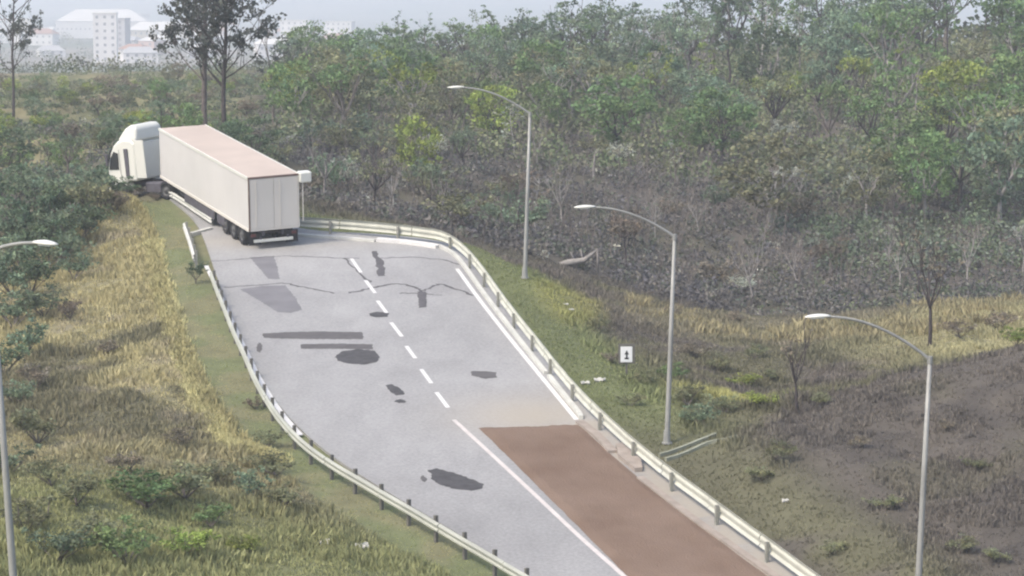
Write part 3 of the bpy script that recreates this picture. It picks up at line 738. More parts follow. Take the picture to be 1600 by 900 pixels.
    for sx in (-.42, .42): mb.box(sx - .05, sx + .05, -1.6, 4.6, .62, .86)
    mb.box(-.6, .6, -.5, .5, .86, ZB - .06 + .0); tp(mb, 'tractor_frame', CHAS)
    y0, y1 = 2.75, 4.95            # cab from rear wall to nose
    side = [(y0, .98), (y0 + .03, 3.0), (y0 + .3, 3.22), (y0 + .8, 3.26), (y1 - .85, 3.16), (y1 - .52, 2.92), (y1 - .28, 2.55), (y1 - .02, 1.95), (y1 + .08, 1.5), (y1 + .10, 1.1), (y1 + .04, .62), (y1 - .25, .55), (y1 - .42, .98)]
    mb = MB()
    # cab body narrows a little towards the roof and the nose
    vs = []
    for sx in (-1, 1):
        for y, z in side: vs.append((sx * (1.23 - .10 * max(0, (z - 2.2)) - .05 * max(0, (y - y1 + .25) / .3)), y, z))
    n = len(side); mb.add(vs, [tuple(range(n - 1, -1, -1)), tuple(range(n, 2 * n))] + [(i, (i + 1) % n, n + (i + 1) % n, n + i) for i in range(n)])
    cab = tp(mb, 'cab', TWHITE); bv = cab.modifiers.new('bevel', 'BEVEL'); bv.width = .13; bv.segments = 4; bv.limit_method = 'ANGLE'; bv.angle_limit = math.radians(50)
    # roof air deflector
    mb = MB(); dz = 3.26; prof = [(y0 - .05, 3.1), (y0 - .05, 3.84), (y0 + .15, 3.98), (y0 + .5, 3.98), (y0 + .9, 3.80), (y0 + 1.2, 3.50), (y0 + 1.45, 3.22), (y0 + 1.3, 3.06)]
    vs = []
    for sx in (-1, 1):
        for y, z in prof: vs.append((sx * (1.10 - .28 * max(0, (z - 3.2)) - .12 * max(0, y - y0 - .6)), y, z))
    n = len(prof); mb.add(vs, [tuple(range(n - 1, -1, -1)), tuple(range(n, 2 * n))] + [(i, (i + 1) % n, n + (i + 1) % n, n + i) for i in range(n)]); ad = tp(mb, 'air_deflector', TWHITE); bv = ad.modifiers.new('bevel', 'BEVEL'); bv.width = .16; bv.segments = 4; bv.limit_method = 'ANGLE'; bv.angle_limit = math.radians(50)
    for sx in (-1, 1):
        def X(v): return sx * v
        mb = MB(); a_, b_ = sorted((X(1.14), X(1.20))); mb.bevbox(a_, b_, y0 - .75, y0 - .02, 1.15, 3.2, .02); tp(mb, 'side_fairing', TWHITE)
        mb = MB(); pl = [(y1 - .88, 1.62), (y1 - .88, 2.5), (y1 - .55, 2.6), (y1 - .30, 2.25), (y1 - .12, 1.62)]
        vs = [(X(1.240 - .10 * max(0, z - 2.2)), y, z) for y, z in pl]; vs2 = [(X(1.20 - .10 * max(0, z - 2.2)), y, z) for y, z in pl]; k = len(pl)
        mb.add(vs + vs2, [tuple(range(k)), tuple(range(2 * k - 1, k - 1, -1))] + [(i, (i + 1) % k, k + (i + 1) % k, k + i) for i in range(k)]); tp(mb, 'door_window', GLASS, cab)
        mb = MB(); a_, b_ = sorted((X(1.20), X(1.242))); mb.box(a_, b_, y0 + .52, y0 + .80, 1.15, 2.75); tp(mb, 'air_intake', CHAS, cab)
        mb = MB(); a_, b_ = sorted((X(1.225), X(1.238))); mb.box(a_, b_, y1 - 1.02, y1 - 1.0, .98, 2.7); tp(mb, 'door_seam', CHAS, cab)
        mb = MB(); a_, b_ = sorted((X(1.28), X(1.42))); mb.bevbox(a_, b_, y1 - .22, y1 - .05, 1.85, 2.5, .03); mb.tube([(X(1.15), y1 - .2, 2.4), (X(1.3), y1 - .13, 2.4)], .02, 5); tp(mb, 'mirror', CHAS, cab)
        mb = MB(); a_, b_ = sorted((X(.62), X(1.22))); mb.bevbox(a_, b_, .95, 2.15, .35, .92, .06); tp(mb, 'fuel_tank', CHAS)
        mb = MB(); pf = [(3.55, .7), (3.7, .98), (4.0, 1.1), (4.35, 1.1), (4.6, .95), (4.72, .7), (4.6, .7), (4.4, .92), (3.9, .96), (3.68, .7)]
        vs = [(X(1.26), y - .1, z) for y, z in pf] + [(X(.8), y - .1, z) for y, z in pf]; k = len(pf); mb.add(vs, [tuple(range(k)), tuple(range(2 * k - 1, k - 1, -1))] + [(i, (i + 1) % k, k + (i + 1) % k, k + i) for i in range(k)]); tp(mb, 'wheel_arch', TWHITE)
        mb = MB(); a_, b_ = sorted((X(.8), X(1.1))); mb.bevbox(a_, b_, y1 + .04, y1 + .09, .75, .95, .01); tp(mb, 'headlight', SIGNW)
        for y in (-.65, .65):
            for x in (1.05, .72): wheel(X(x), y, root, T)
        wheel(X(1.05), 4.05, root, T)
    mb = MB(); mb.add([(-1.12, y1 - .20, 2.7), (1.12, y1 - .20, 2.7), (1.16, y1 + .02, 1.95), (-1.16, y1 + .02, 1.95), (-1.1, y1 - .26, 2.68), (1.1, y1 - .26, 2.68), (1.14, y1 - .05, 1.95), (-1.14, y1 - .05, 1.95)], [(0, 1, 2, 3), (4, 7, 6, 5), (0, 3, 7, 4), (1, 5, 6, 2), (0, 4, 5, 1), (3, 2, 6, 7)]); tp(mb, 'windscreen', GLASS, cab)
    mb = MB(); mb.bevbox(-1.2, 1.2, y1 + .02, y1 + .16, .38, .74, .04); tp(mb, 'front_bumper', TWHITE)
    mb = MB(); mb.bevbox(-.7, .7, y1 + .06, y1 + .10, .98, 1.7, .01); tp(mb, 'grille', CHAS, cab)
    for y in (-.65, .65, 4.05):
        mb = MB(); mb.tube([(-1, y, .5), (1, y, .5)], .07, 8); tp(mb, 'axle', CHAS)
truck()

# ------------------------------------------------------------------ plants
def leaf_mesh(name, centres, radii, n_per, size, flat_=1.0, seed=0, mname=L_GREEN, ratio=.6):
    """many small leaf sprays in clumps; tint varies clump to clump and leaf to leaf"""
    g = np.random.default_rng(seed); C = np.asarray(centres, float); R = np.asarray(radii, float)
    k = len(C); N = k * n_per; ci = np.repeat(np.arange(k), n_per)
    d = g.normal(size=(N, 3)); d /= np.linalg.norm(d, axis=1)[:, None]
    rr = g.random(N) ** .5
    P = C[ci] + d * (R[ci] * rr)[:, None] * np.array([1, 1, flat_])
    a = g.normal(size=(N, 3)); a /= np.linalg.norm(a, axis=1)[:, None]
    b = np.cross(a, g.normal(size=(N, 3))); b /= np.linalg.norm(b, axis=1)[:, None]
    s_ = size * g.uniform(.6, 1.4, N)[:, None]
    V = np.stack([P - a * s_ * .5, P + b * s_ * ratio * .5, P + a * s_ * .55, P - b * s_ * ratio * .5], 1).reshape(-1, 3)
    ct = g.uniform(.7, 1.3, k)[ci] * g.uniform(.75, 1.25, N)
    hue = g.uniform(-.08, .08, k)[ci]
    col = np.stack([ct * (1 + hue), ct, ct * (1 - hue)], -1)
    return quads(name, V, np.repeat(col, 4, 0), mname)
def quads(name, V, col, m):
    me = bpy.data.meshes.new(name); n = len(V); me.vertices.add(n); me.vertices.foreach_set('co', V.astype(np.float32).ravel())
    me.loops.add(n); me.loops.foreach_set('vertex_index', np.arange(n, dtype=np.int32)); me.polygons.add(n // 4)
    me.polygons.foreach_set('loop_start', np.arange(0, n, 4, dtype=np.int32)); me.polygons.foreach_set('loop_total', np.full(n // 4, 4, np.int32))
    a = me.color_attributes.new('tint', 'FLOAT_COLOR', 'POINT'); a.data.foreach_set('color', np.c_[col, np.ones(n)].astype(np.float32).ravel())
    me.materials.append(m); me.update(); return me
def branching(mb, base, dirv, length, rad, depth, rr, ends, spread=.7, bend=.25, kids=3, minr=.012, lift=.15):
    pts = [base]; d = dirv.copy(); seg = 4
    for i in range(seg):
        d = (d + Vector((rr.uniform(-1, 1), rr.uniform(-1, 1), rr.uniform(-.6, .8))) * bend * .5 + Vector((0, 0, lift * .3))).normalized()
        pts.append(pts[-1] + d * length / seg)
    rads = [max(minr, rad * (1 - .6 * i / seg)) for i in range(seg + 1)]
    mb.tube(pts, rads, 6 if rad > .05 else 4, cap=False)
    ends.append((pts[-1], depth))
    if depth > 0:
        for k in range(kids):
            t = rr.uniform(.45, 1.0); i = min(seg - 1, int(t * seg)); b = pts[i].lerp(pts[i + 1], t * seg - i)
            nd = (d + Vector((rr.uniform(-1, 1), rr.uniform(-1, 1), rr.uniform(-.3, .9))) * spread).normalized()
            branching(mb, b, nd, length * rr.uniform(.5, .75), rad * .45, depth - 1, rr, ends, spread, bend, kids, minr, lift)
def tree_kind(kind, seed):
    """returns (trunk mesh, crown mesh or None), about unit height of H metres"""
    rr = random.Random(seed); mb = MB(); ends = []
    if kind == 'broad':
        h = 6.0; fork = rr.uniform(1.4, 2.2)
        mb.tube([(0, 0, -.4), (rr.uniform(-.1, .1), 0, fork * .5), (rr.uniform(-.2, .2), rr.uniform(-.2, .2), fork)], [.17, .14, .12], 7, cap=False); b = Vector(mb.v[-1])
        for k in range(6):
            a = 2 * math.pi * (k + rr.random() * .6) / 6; branching(mb, b, Vector((math.cos(a) * .8, math.sin(a) * .8, rr.uniform(.5, 1.3))).normalized(), rr.uniform(1.7, 2.6), .08, 2, rr, ends, .9)
        C = [e + Vector((rr.uniform(-.2, .2), rr.uniform(-.2, .2), .1)) for e, d_ in ends if rr.random() < .62]
        R = [rr.uniform(.28, .62) for _ in C]; cr = leaf_mesh('crown', C, R, 22, .22, .62, seed)
    elif kind == 'round':
        h = 5.0; mb.tube([(0, 0, -.4), (.05, 0, .8), (0, .05, 1.6)], [.13, .11, .09], 6, cap=False)
        for k in range(5):
            a = 2 * math.pi * (k + rr.random() * .6) / 5; branching(mb, Vector((0, .0, 1.3)), Vector((math.cos(a) * .6, math.sin(a) * .6, rr.uniform(.6, 1.2))).normalized(), 1.6, .06, 1, rr, ends, .9)
        C = []
        while len(C) < 85:
            v = Vector((rr.uniform(-1, 1), rr.uniform(-1, 1), rr.uniform(-1, 1)))
            if .35 < v.length < 1 and (noise.noise(v * 1.6 + Vector((seed, 0, 0))) > -.12): C.append(Vector((v.x * 2.1, v.y * 2.1, 2.9 + v.z * 1.75)))
        C = np.array(C); R = [rr.uniform(.25, .6) for _ in C]; cr = leaf_mesh('crown', C, R, 26, .2, .7, seed)
    elif kind == 'umbrella':
        h = 4.5; mb.tube([(0, 0, -.4), (.1, 0, 1.5), (0, .05, 2.9)], [.10, .08, .06], 6, cap=False)
        for k in range(7):
            a = 2 * math.pi * (k + rr.random() * .6) / 7; branching(mb, Vector((0, .05, 2.8)), Vector((math.cos(a), math.sin(a), rr.uniform(.3, .8))).normalized(), 1.1, .035, 1, rr, ends, .6)
        C = [e for e, d_ in ends]; R = [rr.uniform(.18, .38) for _ in C]; cr = leaf_mesh('crown', C, R, 24, .17, .4, seed)
    elif kind == 'slender':
        h = 6.5; pts = [Vector((0, 0, -.4))]
        for i in range(6): pts.append(pts[-1] + Vector((rr.uniform(-.18, .18), rr.uniform(-.18, .18), 1.05)))
        mb.tube(pts, [.09, .08, .07, .06, .045, .03, .015], 6, cap=False)
        for k in range(11):
            i = rr.randint(2, 5); a = rr.uniform(0, 6.28); branching(mb, pts[i].lerp(pts[i + 1], rr.random()), Vector((math.cos(a), math.sin(a), rr.uniform(.4, 1.1))).normalized(), rr.uniform(.8, 1.5), .028, 1, rr, ends, .8, kids=2, minr=.008)
        C = [e for e, d_ in ends if rr.random() < .8]; R = [rr.uniform(.15, .38) for _ in C]; cr = leaf_mesh('crown', C, R, 15, .2, .6, seed)
    elif kind == 'bare':
        h = 5.0; mb.tube([(0, 0, -.4), (rr.uniform(-.1, .1), 0, .8), (rr.uniform(-.2, .2), .05, 1.8)], [.10, .08, .065], 6, cap=False); b = Vector(mb.v[-1])
        for k in range(5):
            a = 2 * math.pi * (k + rr.random() * .6) / 5; branching(mb, b, Vector((math.cos(a) * .55, math.sin(a) * .55, rr.uniform(.8, 1.5))).normalized(), rr.uniform(1.3, 2.2), .05, 2, rr, ends, .7, minr=.012)
        C = [e for e, d_ in ends if rr.random() < .25] or [ends[0][0]]; R = [rr.uniform(.12, .3) for _ in C]; cr = leaf_mesh('crown', C, R, 10, .16, .7, seed)
    elif kind == 'euc':
        h = 15.0; pts = [Vector((0, 0, -.5))]
        for i in range(9): pts.append(pts[-1] + Vector((rr.uniform(-.14, .14), rr.uniform(-.14, .14), 1.6)))
        mb.tube(pts, [.21, .19, .18, .16, .15, .13, .11, .09, .06, .03], 8, cap=False)
        for k in range(26):
            i = rr.randint(3, 8); a = rr.uniform(0, 6.28); branching(mb, pts[i].lerp(pts[i + 1], rr.random()), Vector((math.cos(a), math.sin(a), rr.uniform(.5, 1.1))).normalized(), rr.uniform(2.0, 4.0), .06, 2, rr, ends, .8, kids=3, minr=.016)
        C = [e + Vector((0, 0, -.1)) for e, d_ in ends if rr.random() < .75]; R = [rr.uniform(.25, .62) for _ in C]; cr = leaf_mesh('crown', C, R, 22, .26, .75, seed)
    elif kind == 'bush':
        h = 1.6; mb.tube([(0, 0, -.2), (0, 0, .2)], [.05, .04], 5, cap=False)
        for k in range(7):
            a = rr.uniform(0, 6.28); branching(mb, Vector((0, 0, .1)), Vector((math.cos(a), math.sin(a), rr.uniform(.6, 1.4))).normalized(), rr.uniform(.7, 1.1), .025, 1, rr, ends, .8, kids=3, minr=.006)
        C = [e for e, d_ in ends] + [e * .6 + Vector((0, 0, .2)) for e, d_ in ends[::3]]; R = [rr.uniform(.14, .34) for _ in C]; cr = leaf_mesh('crown', C, R, 26, .115, .8, seed)
    tm = mb.mesh('trunk', BARK, True)
    return tm, cr, h
LIB = {k: [tree_kind(k, 100 * i + j) for j in range(n)] for i, (k, n) in enumerate((('broad', 6), ('round', 4), ('umbrella', 3), ('slender', 5), ('bare', 5), ('euc', 3), ('bush', 6)))}
LEAFN = {'green': L_GREEN, 'yellow green': L_YEL, 'dull olive': L_DULL, 'dark green': L_DARK, 'grey green': L_BLUE, 'pale': L_PALE, 'dry brown': L_DRY, 'greyish': L_EUC}
SEEN = {}
def zone(px):
    for lim, nm in ((40, 'past the grass bank edge'), (120, 'beyond the crest'), (185, 'past the cab nose'), (260, 'behind the truck cab'), (340, 'behind the trailer front'), (440, 'behind the trailer middle'),
                    (520, 'beside the trailer doors'), (600, 'behind the outer rail start'), (680, 'behind the rail bend'), (750, 'before the upper lamp'), (800, 'under the upper lamp arm'), (860, 'behind the upper lamp pole'), (930, 'just past the upper lamp'),
                    (1000, 'behind the middle lamp arm'), (1070, 'behind the middle lamp pole'), (1140, 'just past the middle lamp'), (1210, 'between middle and near lamps'), (1280, 'behind the crooked tree'), (1350, 'behind the near lamp arm'), (1420, 'before the near lamp pole'), (1500, 'behind the near lamp pole'), (1560, 'past the near lamp')):
        if px < lim: return nm
    return 'at the wood corner'
def plant(kind, pos, hgt, colr, nm='tree', label=None, group=None, var=None, bark=None, wide=1.0, rot=None, cat=None):
    v = LIB[kind][var if var is not None else random.randrange(len(LIB[kind]))]
    s_ = hgt / v[2]
    o = new_obj(nm, None); o.location = pos; o.rotation_euler = (random.uniform(-.05, .05), random.uniform(-.05, .05), rot if rot is not None else random.uniform(0, 6.28)); o.scale = (s_ * wide, s_ * wide, s_)
    t = new_obj('stem' if kind == 'bush' else 'trunk', v[0], o)
    if bark: t.material_slots[0].link = 'OBJECT'; t.material_slots[0].material = bark
    c = new_obj('foliage' if kind == 'bush' else 'crown', v[1], o); c.material_slots[0].link = 'OBJECT'; c.material_slots[0].material = LEAFN[colr]
    form = {'broad': 'spreading', 'round': 'dense round', 'umbrella': 'flat topped', 'slender': 'slender', 'bare': 'nearly bare', 'euc': 'tall airy', 'bush': 'low'}[kind]
    px, py = project(pos)
    if not label:
        y = pos[1]
        if nm == 'shrub':
            row = 'on the bank' if y < 135 else 'at the slope foot' if y < 155 else 'low on the slope' if y < 172 else 'halfway up the slope' if y < 192 else 'high on the slope' if y < 215 else 'near the skyline'
        else:
            row = 'at the slope foot' if y < 158 else 'in the low rows' if y < 170 else 'low on the slope' if y < 180 else 'below mid slope' if y < 190 else 'halfway up the slope' if y < 202 else 'above mid slope' if y < 212 else 'in the upper rows' if y < 225 else 'high on the slope' if y < 245 else 'near the skyline' if y < 275 else 'on the skyline'
        size = '' if kind in ('bare', 'euc') else ('small ' if hgt < v[2] * .8 else 'large ' if hgt > v[2] * 1.05 else '')
        label = f"{size}{form} {colr} {nm.replace('_', ' ')} {row}, {zone(px)}"
        group = group or f"{form} {colr} {nm}s {row} {zone(px)}"
    tag(o, label, cat or nm.replace('_', ' '), group)
    return o

# hand-placed trees the photograph singles out
def gp(px, py, **k): return G(px, py)
def below(px, Y): x = (px - 800) / F * Y * 1.0; return Vector((x, Y, h1(x, Y)))
plant('euc', below(316, 172), 14.5, 'greyish', 'eucalyptus_tree', 'thicker of two tall airy eucalyptus trees rising behind the trailer roof', 'two tall eucalyptus trees behind the trailer', var=0, wide=1.1, cat='tree')
plant('euc', below(352, 166), 14.0, 'greyish', 'eucalyptus_tree', 'slimmer dark trunked eucalyptus close beside the thicker one behind the trailer', 'two tall eucalyptus trees behind the trailer', var=1, bark=BARKD, wide=.95, cat='tree')
plant('euc', below(22, 215), 13.0, 'greyish', 'eucalyptus_tree', 'lone dark eucalyptus standing in the open scrub beyond the grass bank', var=2, bark=BARKD, wide=.75, cat='tree')
plant('slender', below(430, 205), 9.5, 'greyish', 'tree', 'thin tree with a dark tufted top on the skyline behind the trailer doors', var=1)
plant('round', below(650, 168), 5.6, 'yellow green', 'tree', 'bright yellow green tree rising alone behind the bend of the guard rail', var=0, wide=.75)
plant('umbrella', below(1225, 190), 5.0, 'pale', 'tree', 'pale flat topped tree high on the open slope right of the middle lamp', var=0, wide=.8)
plant('umbrella', below(1232, 176), 4.3, 'pale', 'tree', 'pale flat topped tree in the middle of the open slope, below its taller twin', var=1, wide=.9)
plant('bare', G(1245, 645), 3.0, 'dry brown', 'crooked_tree', 'small bare crooked tree standing alone on the terrace above the brown mound', var=1, bark=BARKD, wide=1.0, cat='tree')
b_ = G(1452, 550); plant('bare', b_, 5.2, 'dry brown', 'forked_tree', 'bare forked tree rising from the dry grass directly behind the near lamp', var=3, bark=BARKD, wide=.95, cat='tree')
plant('bush', PP(306, 440), .95, 'dark green', 'shrub', 'round dark green shrub growing through the inner guard rail near the truck', var=0, wide=1.0)
# slim dead trunks at the foot of the wood
def in_frame(pos, m=80): px, py = project(pos); return -m < px < 1600 + m and -200 < py < 950
taken = []
def free(x, y, r):
    for a, b, c in taken:
        if (a - x) ** 2 + (b - y) ** 2 < (r + c) ** 2 * .25: return False
    taken.append((x, y, r)); return True
def wood_pick(px, py, y):
    """kind and colour by where in the wood it stands, after the photograph"""
    r = random.random()
    if px < 450:
        if y < 165: return ('round' if r < .6 else 'broad' if r < .8 else 'slender', random.choice(['grey green', 'grey green', 'dark green', 'green']), (2.2, 4.0))
        return ('bush' if r < .62 else 'round' if r < .85 else 'broad', random.choice(['dull olive', 'dull olive', 'grey green', 'green', 'dry brown', 'yellow green']), (1.3, 3.2))
    crest = y > 226
    if crest: return ('slender' if r < .35 else 'broad' if r < .8 else 'round', random.choice(['grey green', 'dark green', 'green', 'grey green']), (7.0, 10.0) if px > 1080 else (5.5, 8.2) if px > 820 else (4.5, 6.5))
    right = sstep(1180, 1450, np.array([px]))[0]
    if random.random() < right * .9 and y > 165: return ('round' if r < .6 else 'broad' if r < .92 else 'slender', random.choice(['green', 'green', 'grey green', 'green', 'dull olive', 'yellow green']), (5.2, 8.2))
    if y > 192: return ('broad' if r < .5 else 'round' if r < .88 else 'slender', random.choice(['green', 'dull olive', 'yellow green', 'grey green', 'green']), (4.4, 7.2))
    if px < 820: return ('bare' if r < .30 else 'slender' if r < .5 else 'broad' if r < .75 else 'bush', random.choice(['dry brown', 'dull olive', 'grey green', 'pale', 'dull olive', 'grey green']), (2.0, 4.6))
    return ('bare' if r < .52 else 'slender' if r < .68 else 'bush' if r < .86 else 'umbrella', random.choice(['dry brown', 'dry brown', 'dull olive', 'grey green', 'pale']), (1.8, 4.2))
cnt = 0
tries = 0
cands = []
while tries < 14000 and cnt < 470:
    tries += 1
    y = 138 + (285 - 138) * random.random() ** .85; x = random.uniform(-.225, .225) * y
    px = 800 + x / y * F
    
    if -36 < x < 2 and y < 152 and float(road_sd(np.array([x]), np.array([y]))[0]) < 1.8: continue
    if px > 860 and y < 142: continue
    if 450 < px <= 860 and y < 140: continue
    if px < 230 and y < 146: continue
    if 230 <= px < 450 and y < 158: continue
    kind, colr, (h0, h1_) = wood_pick(px, 0, y); hg = random.uniform(h0, h1_)
    if px < 455 and y > 168: hg = min(hg, 3.6 if y < 200 else 2.4)
    if not free(x, y, {'bush': 2.2, 'bare': 3.0, 'slender': 3.0, 'umbrella': 4}.get(kind, hg * .56)): continue
    cands.append((y, x, kind, colr, hg)); cnt += 1
zs = H([c[1] for c in cands], [c[0] for c in cands])
ntree = nshrub = 0
for (y, x, kind, colr, hg), z in zip(cands, zs):
    if kind == 'bush':
        if nshrub >= 160: continue
        nshrub += 1
        plant(kind, (x, y, z - .05), hg * .6, colr, 'shrub', wide=random.uniform(.9, 1.4))
    else:
        if ntree >= 290: continue
        ntree += 1
        plant(kind, (x, y, z - .05), hg, colr, 'tree', bark=random.choice([None, BARKP, BARKD]) if kind != 'bare' else random.choice([BARKP, None, BARKP]), wide=random.uniform(.85, 1.25))
# shrubs on the banks
for px, py, hg, colr, w_ in ((60, 700, 1.5, 'dull olive', 1.2), (40, 560, 1.7, 'grey green', 1.1), (20, 470, 2.2, 'grey green', 1.1), (80, 430, 2.3, 'grey green', 1.1), (120, 390, 2.2, 'grey green', 1.0), (60, 380, 2.6, 'dark green', 1.0), (150, 345, 2.3, 'dull olive', 1.1), (110, 345, 2.6, 'grey green', 1.0),
                             (30, 420, 2.4, 'dark green', 1.0), (180, 335, 1.3, 'dry brown', 1.3), (110, 500, 1.0, 'dry brown', 1.4), (60, 610, 1.1, 'dry brown', 1.3), (160, 560, .8, 'dry brown', 1.5), (230, 800, 1.3, 'green', 1.9), (290, 790, 1.2, 'dull olive', 1.8), (340, 760, 1.0, 'dull olive', 1.5),
                             (430, 745, .9, 'dull olive', 1.8), (390, 780, 1.0, 'grey green', 1.4), (440, 800, 1.0, 'dull olive', 1.4), (150, 860, 1.2, 'dull olive', 1.5), (90, 890, 1.2, 'grey green', 1.5), (200, 890, 1.4, 'green', 1.3), (290, 870, .9, 'yellow green', 1.8), (40, 840, 1.2, 'dull olive', 1.4), (120, 790, 1.1, 'dull olive', 1.4),
                             (15, 750, 1.3, 'grey green', 1.2), (330, 830, .8, 'green', 1.6), (380, 870, .7, 'yellow green', 1.6), (80, 760, 1.0, 'dull olive', 1.3), (200, 740, .8, 'dry brown', 1.5), (280, 700, .8, 'dry brown', 1.4), (420, 700, .7, 'dull olive', 1.5), (400, 640, .5, 'dry brown', 1.5),
                             (170, 300, 1.9, 'dark green', 1.3), (15, 445, 2.4, 'grey green', 1.2), (50, 465, 2.0, 'dark green', 1.2), (95, 415, 2.2, 'dark green', 1.1), (70, 500, 1.6, 'grey green', 1.3), (20, 520, 1.9, 'grey green', 1.2), (45, 395, 2.6, 'grey green', 1.2), (115, 440, 1.5, 'grey green', 1.2), (5, 590, 1.6, 'dark green', 1.2), (25, 640, 1.2, 'grey green', 1.2), (135, 370, 1.8, 'dark green', 1.2), (85, 350, 2.4, 'dark green', 1.2), (10, 390, 2.6, 'dark green', 1.2), (150, 310, 2.0, 'grey green', 1.2), (190, 308, 1.1, 'dark green', 1.6), (208, 305, .9, 'dull olive', 1.5), (226, 306, .7, 'dry brown', 1.5), (243, 314, .5, 'dry brown', 1.5), (132, 322, 2.1, 'grey green', 1.2), (90, 380, 1.8, 'grey green', 1.2), (60, 320, 2.4, 'grey green', 1.2), (20, 330, 2.6, 'dark green', 1.2), (1075, 640, .9, 'dull olive', 1.6), (1100, 670, 1.0, 'grey green', 1.5), (1130, 650, .8, 'dull olive', 1.5), (1055, 600, .8, 'green', 1.4), (1010, 610, .7, 'dull olive', 1.4), (985, 640, .6, 'dull olive', 1.5), (1120, 580, .8, 'dull olive', 1.3), (1090, 560, .8, 'dry brown', 1.5), (1160, 610, .7, 'yellow green', 1.9), (1195, 640, .7, 'yellow green', 1.8),
                             (1180, 560, .7, 'dull olive', 1.4), (940, 520, .7, 'dull olive', 1.4), (1210, 600, .6, 'dull olive', 1.3), (960, 570, .6, 'dry brown', 1.4), (1290, 640, .6, 'dull olive', 1.5), (1215, 730, .8, 'dull olive', 1.3), (1190, 760, .6, 'dull olive', 1.6), (1380, 800, .6, 'dull olive', 1.6), (1500, 870, .6, 'dull olive', 1.6), (1300, 870, .5, 'dull olive', 1.8), (1560, 890, .5, 'dull olive', 1.8),
                             (1480, 680, .4, 'dry brown', 1.6), (1520, 740, .5, 'dull olive', 1.6), (1340, 700, .5, 'dry brown', 1.5), (1050, 500, .8, 'dry brown', 1.4), (1150, 510, .7, 'dry brown', 1.4), (1330, 520, .8, 'dull olive', 1.4), (1500, 530, .9, 'dry brown', 1.6), (1560, 520, .9, 'dry brown', 1.6), (1590, 540, .8, 'yellow green', 1.6)):
    p = G(px, py); p.z -= .05
    L_ = px < 600
    where = ('at the near end' if py > 840 else 'near the lower rail' if px > 360 else 'in the lower scrub' if py > 730 else 'halfway along' if py > 540 else 'on the far slope' if py > 400 else 'at the crest') + ' of the grass bank' if L_ else ('along the dry strip below the wood' if py < 545 else 'beside the drain' if 1040 < px < 1150 and py > 600 else 'on the terrace near the sign' if px < 1050 else 'on the terrace by the crooked tree' if py < 660 and px < 1260 else 'on the mound before the near lamp' if px < 1420 else 'on the mound past the near lamp')
    big = 'tall' if hg > 1.6 else 'waist high' if hg > .85 else 'knee high'
    plant('bush', p, hg, colr, 'shrub', f'{big} {colr} shrub {where}', f'{big} {colr} shrubs {where}', wide=w_)

# ------------------------------------------------------------------ grass and scrub (nobody could count it)
def blades(name, P, hgt, wid, nb, cols, seed, lean=.5, label=''):
    g = np.random.default_rng(seed); N = len(P) * nb; ci = np.repeat(np.arange(len(P)), nb)
    a = g.uniform(0, 2 * np.pi, N); l = g.uniform(.1, 1, N) * lean; hh = hgt[ci] * g.uniform(.55, 1.15, N); w_ = wid * g.uniform(.6, 1.4, N)
    base = P[ci] + np.stack([g.normal(0, 1, N), g.normal(0, 1, N), np.zeros(N)], -1) * (hgt[ci] * .22)[:, None]; base[:, 2] -= .04
    dx = np.stack([np.cos(a), np.sin(a), np.zeros(N)], -1); up = np.array([0, 0, 1.])
    fa = g.uniform(0, 2 * np.pi, N); sd_ = np.stack([np.cos(fa), np.sin(fa), np.zeros(N)], -1) * w_[:, None] * .5
    mid = base + up * (hh * .55)[:, None] + dx * (hh * l * .3)[:, None]; tip = base + up * (hh * (1 - .3 * l))[:, None] + dx * (hh * l)[:, None]
    V = np.stack([base - sd_, base + sd_, mid + sd_ * .8, tip], 1).reshape(-1, 3)
    c = cols[ci] * 1.5 * g.uniform(.7, 1.3, N)[:, None]
    me = quads(name, V, np.repeat(c, 4, 0), GRASSM)
    o = new_obj(name, me); o['kind'] = 'stuff'; o['label'] = label; o['category'] = 'grass'; return o
GRASSM = mat('grass_blade', (1, 1, 1), .8, .15, 2, .15, attr=True, trans=.25)
def scatter(n, y0, y1, seed, pw=1.0):
    g = np.random.default_rng(seed); y = y0 + (y1 - y0) * g.random(n) ** pw; x = g.uniform(-.24, .24, n) * y
    sd_ = np.full(n, 99.); m = y < 170; sd_[m] = road_sd(x[m], y[m]); k = sd_ > .55; x, y, sd_ = x[k], y[k], sd_[k]
    z = H(x, y); return x, y, z, sd_
x, y, z, sd_ = scatter(150000, 66, 140, 11)
cc = cover(x, y, sd_, z); nn = fbm(x, y, 2.2, 3); L_ = side_left(x, y)
px_ = x / y * F + 800
crest = np.interp(px_, [1000, 1060, 1180, 1300, 1450, 1600, 1900], [84, 86, 91, 96, 99, 101, 103])
mound = (~L_) & (y < crest + .8) & (sd_ > 2.5)
k = ~(mound & (px_ > 1150) & (nn < .50) & (np.random.default_rng(2).random(len(nn)) < .12)); cc = np.where((mound & (px_ > 1150))[:, None], cc * 1.15, cc * 1.12); cc = np.where(L_[:, None], cc * np.array([[1.22, 1.18, 1.12]]), cc)
hg = .17 + .30 * sstep(.35, .7, nn); hg = np.where(L_ & (sd_ < 2.6), .08, hg); hg = np.where(~L_ & (sd_ < 2.6), .13, hg); hg = np.where(mound, .11 + .12 * (nn > .52), hg)
ridge = L_ & (sd_ > 2.3) & (sd_ < 3.0) & (y > 90); hg = np.where(ridge, .42, hg); cc = np.where(ridge[:, None], np.array([[.30, .27, .14]]), cc)
k |= ridge
for nm, sel, lb in (('dry_grass', k & L_, 'tufts of dry and green grass covering the long bank beside the inner guard rail'), ('rough_grass', k & ~L_, 'rough grass growing over the terrace and mound beyond the outer guard rail')):
    blades(nm, np.stack([x, y, z], -1)[sel], hg[sel], .055, 4, cc[sel], 5, label=lb)
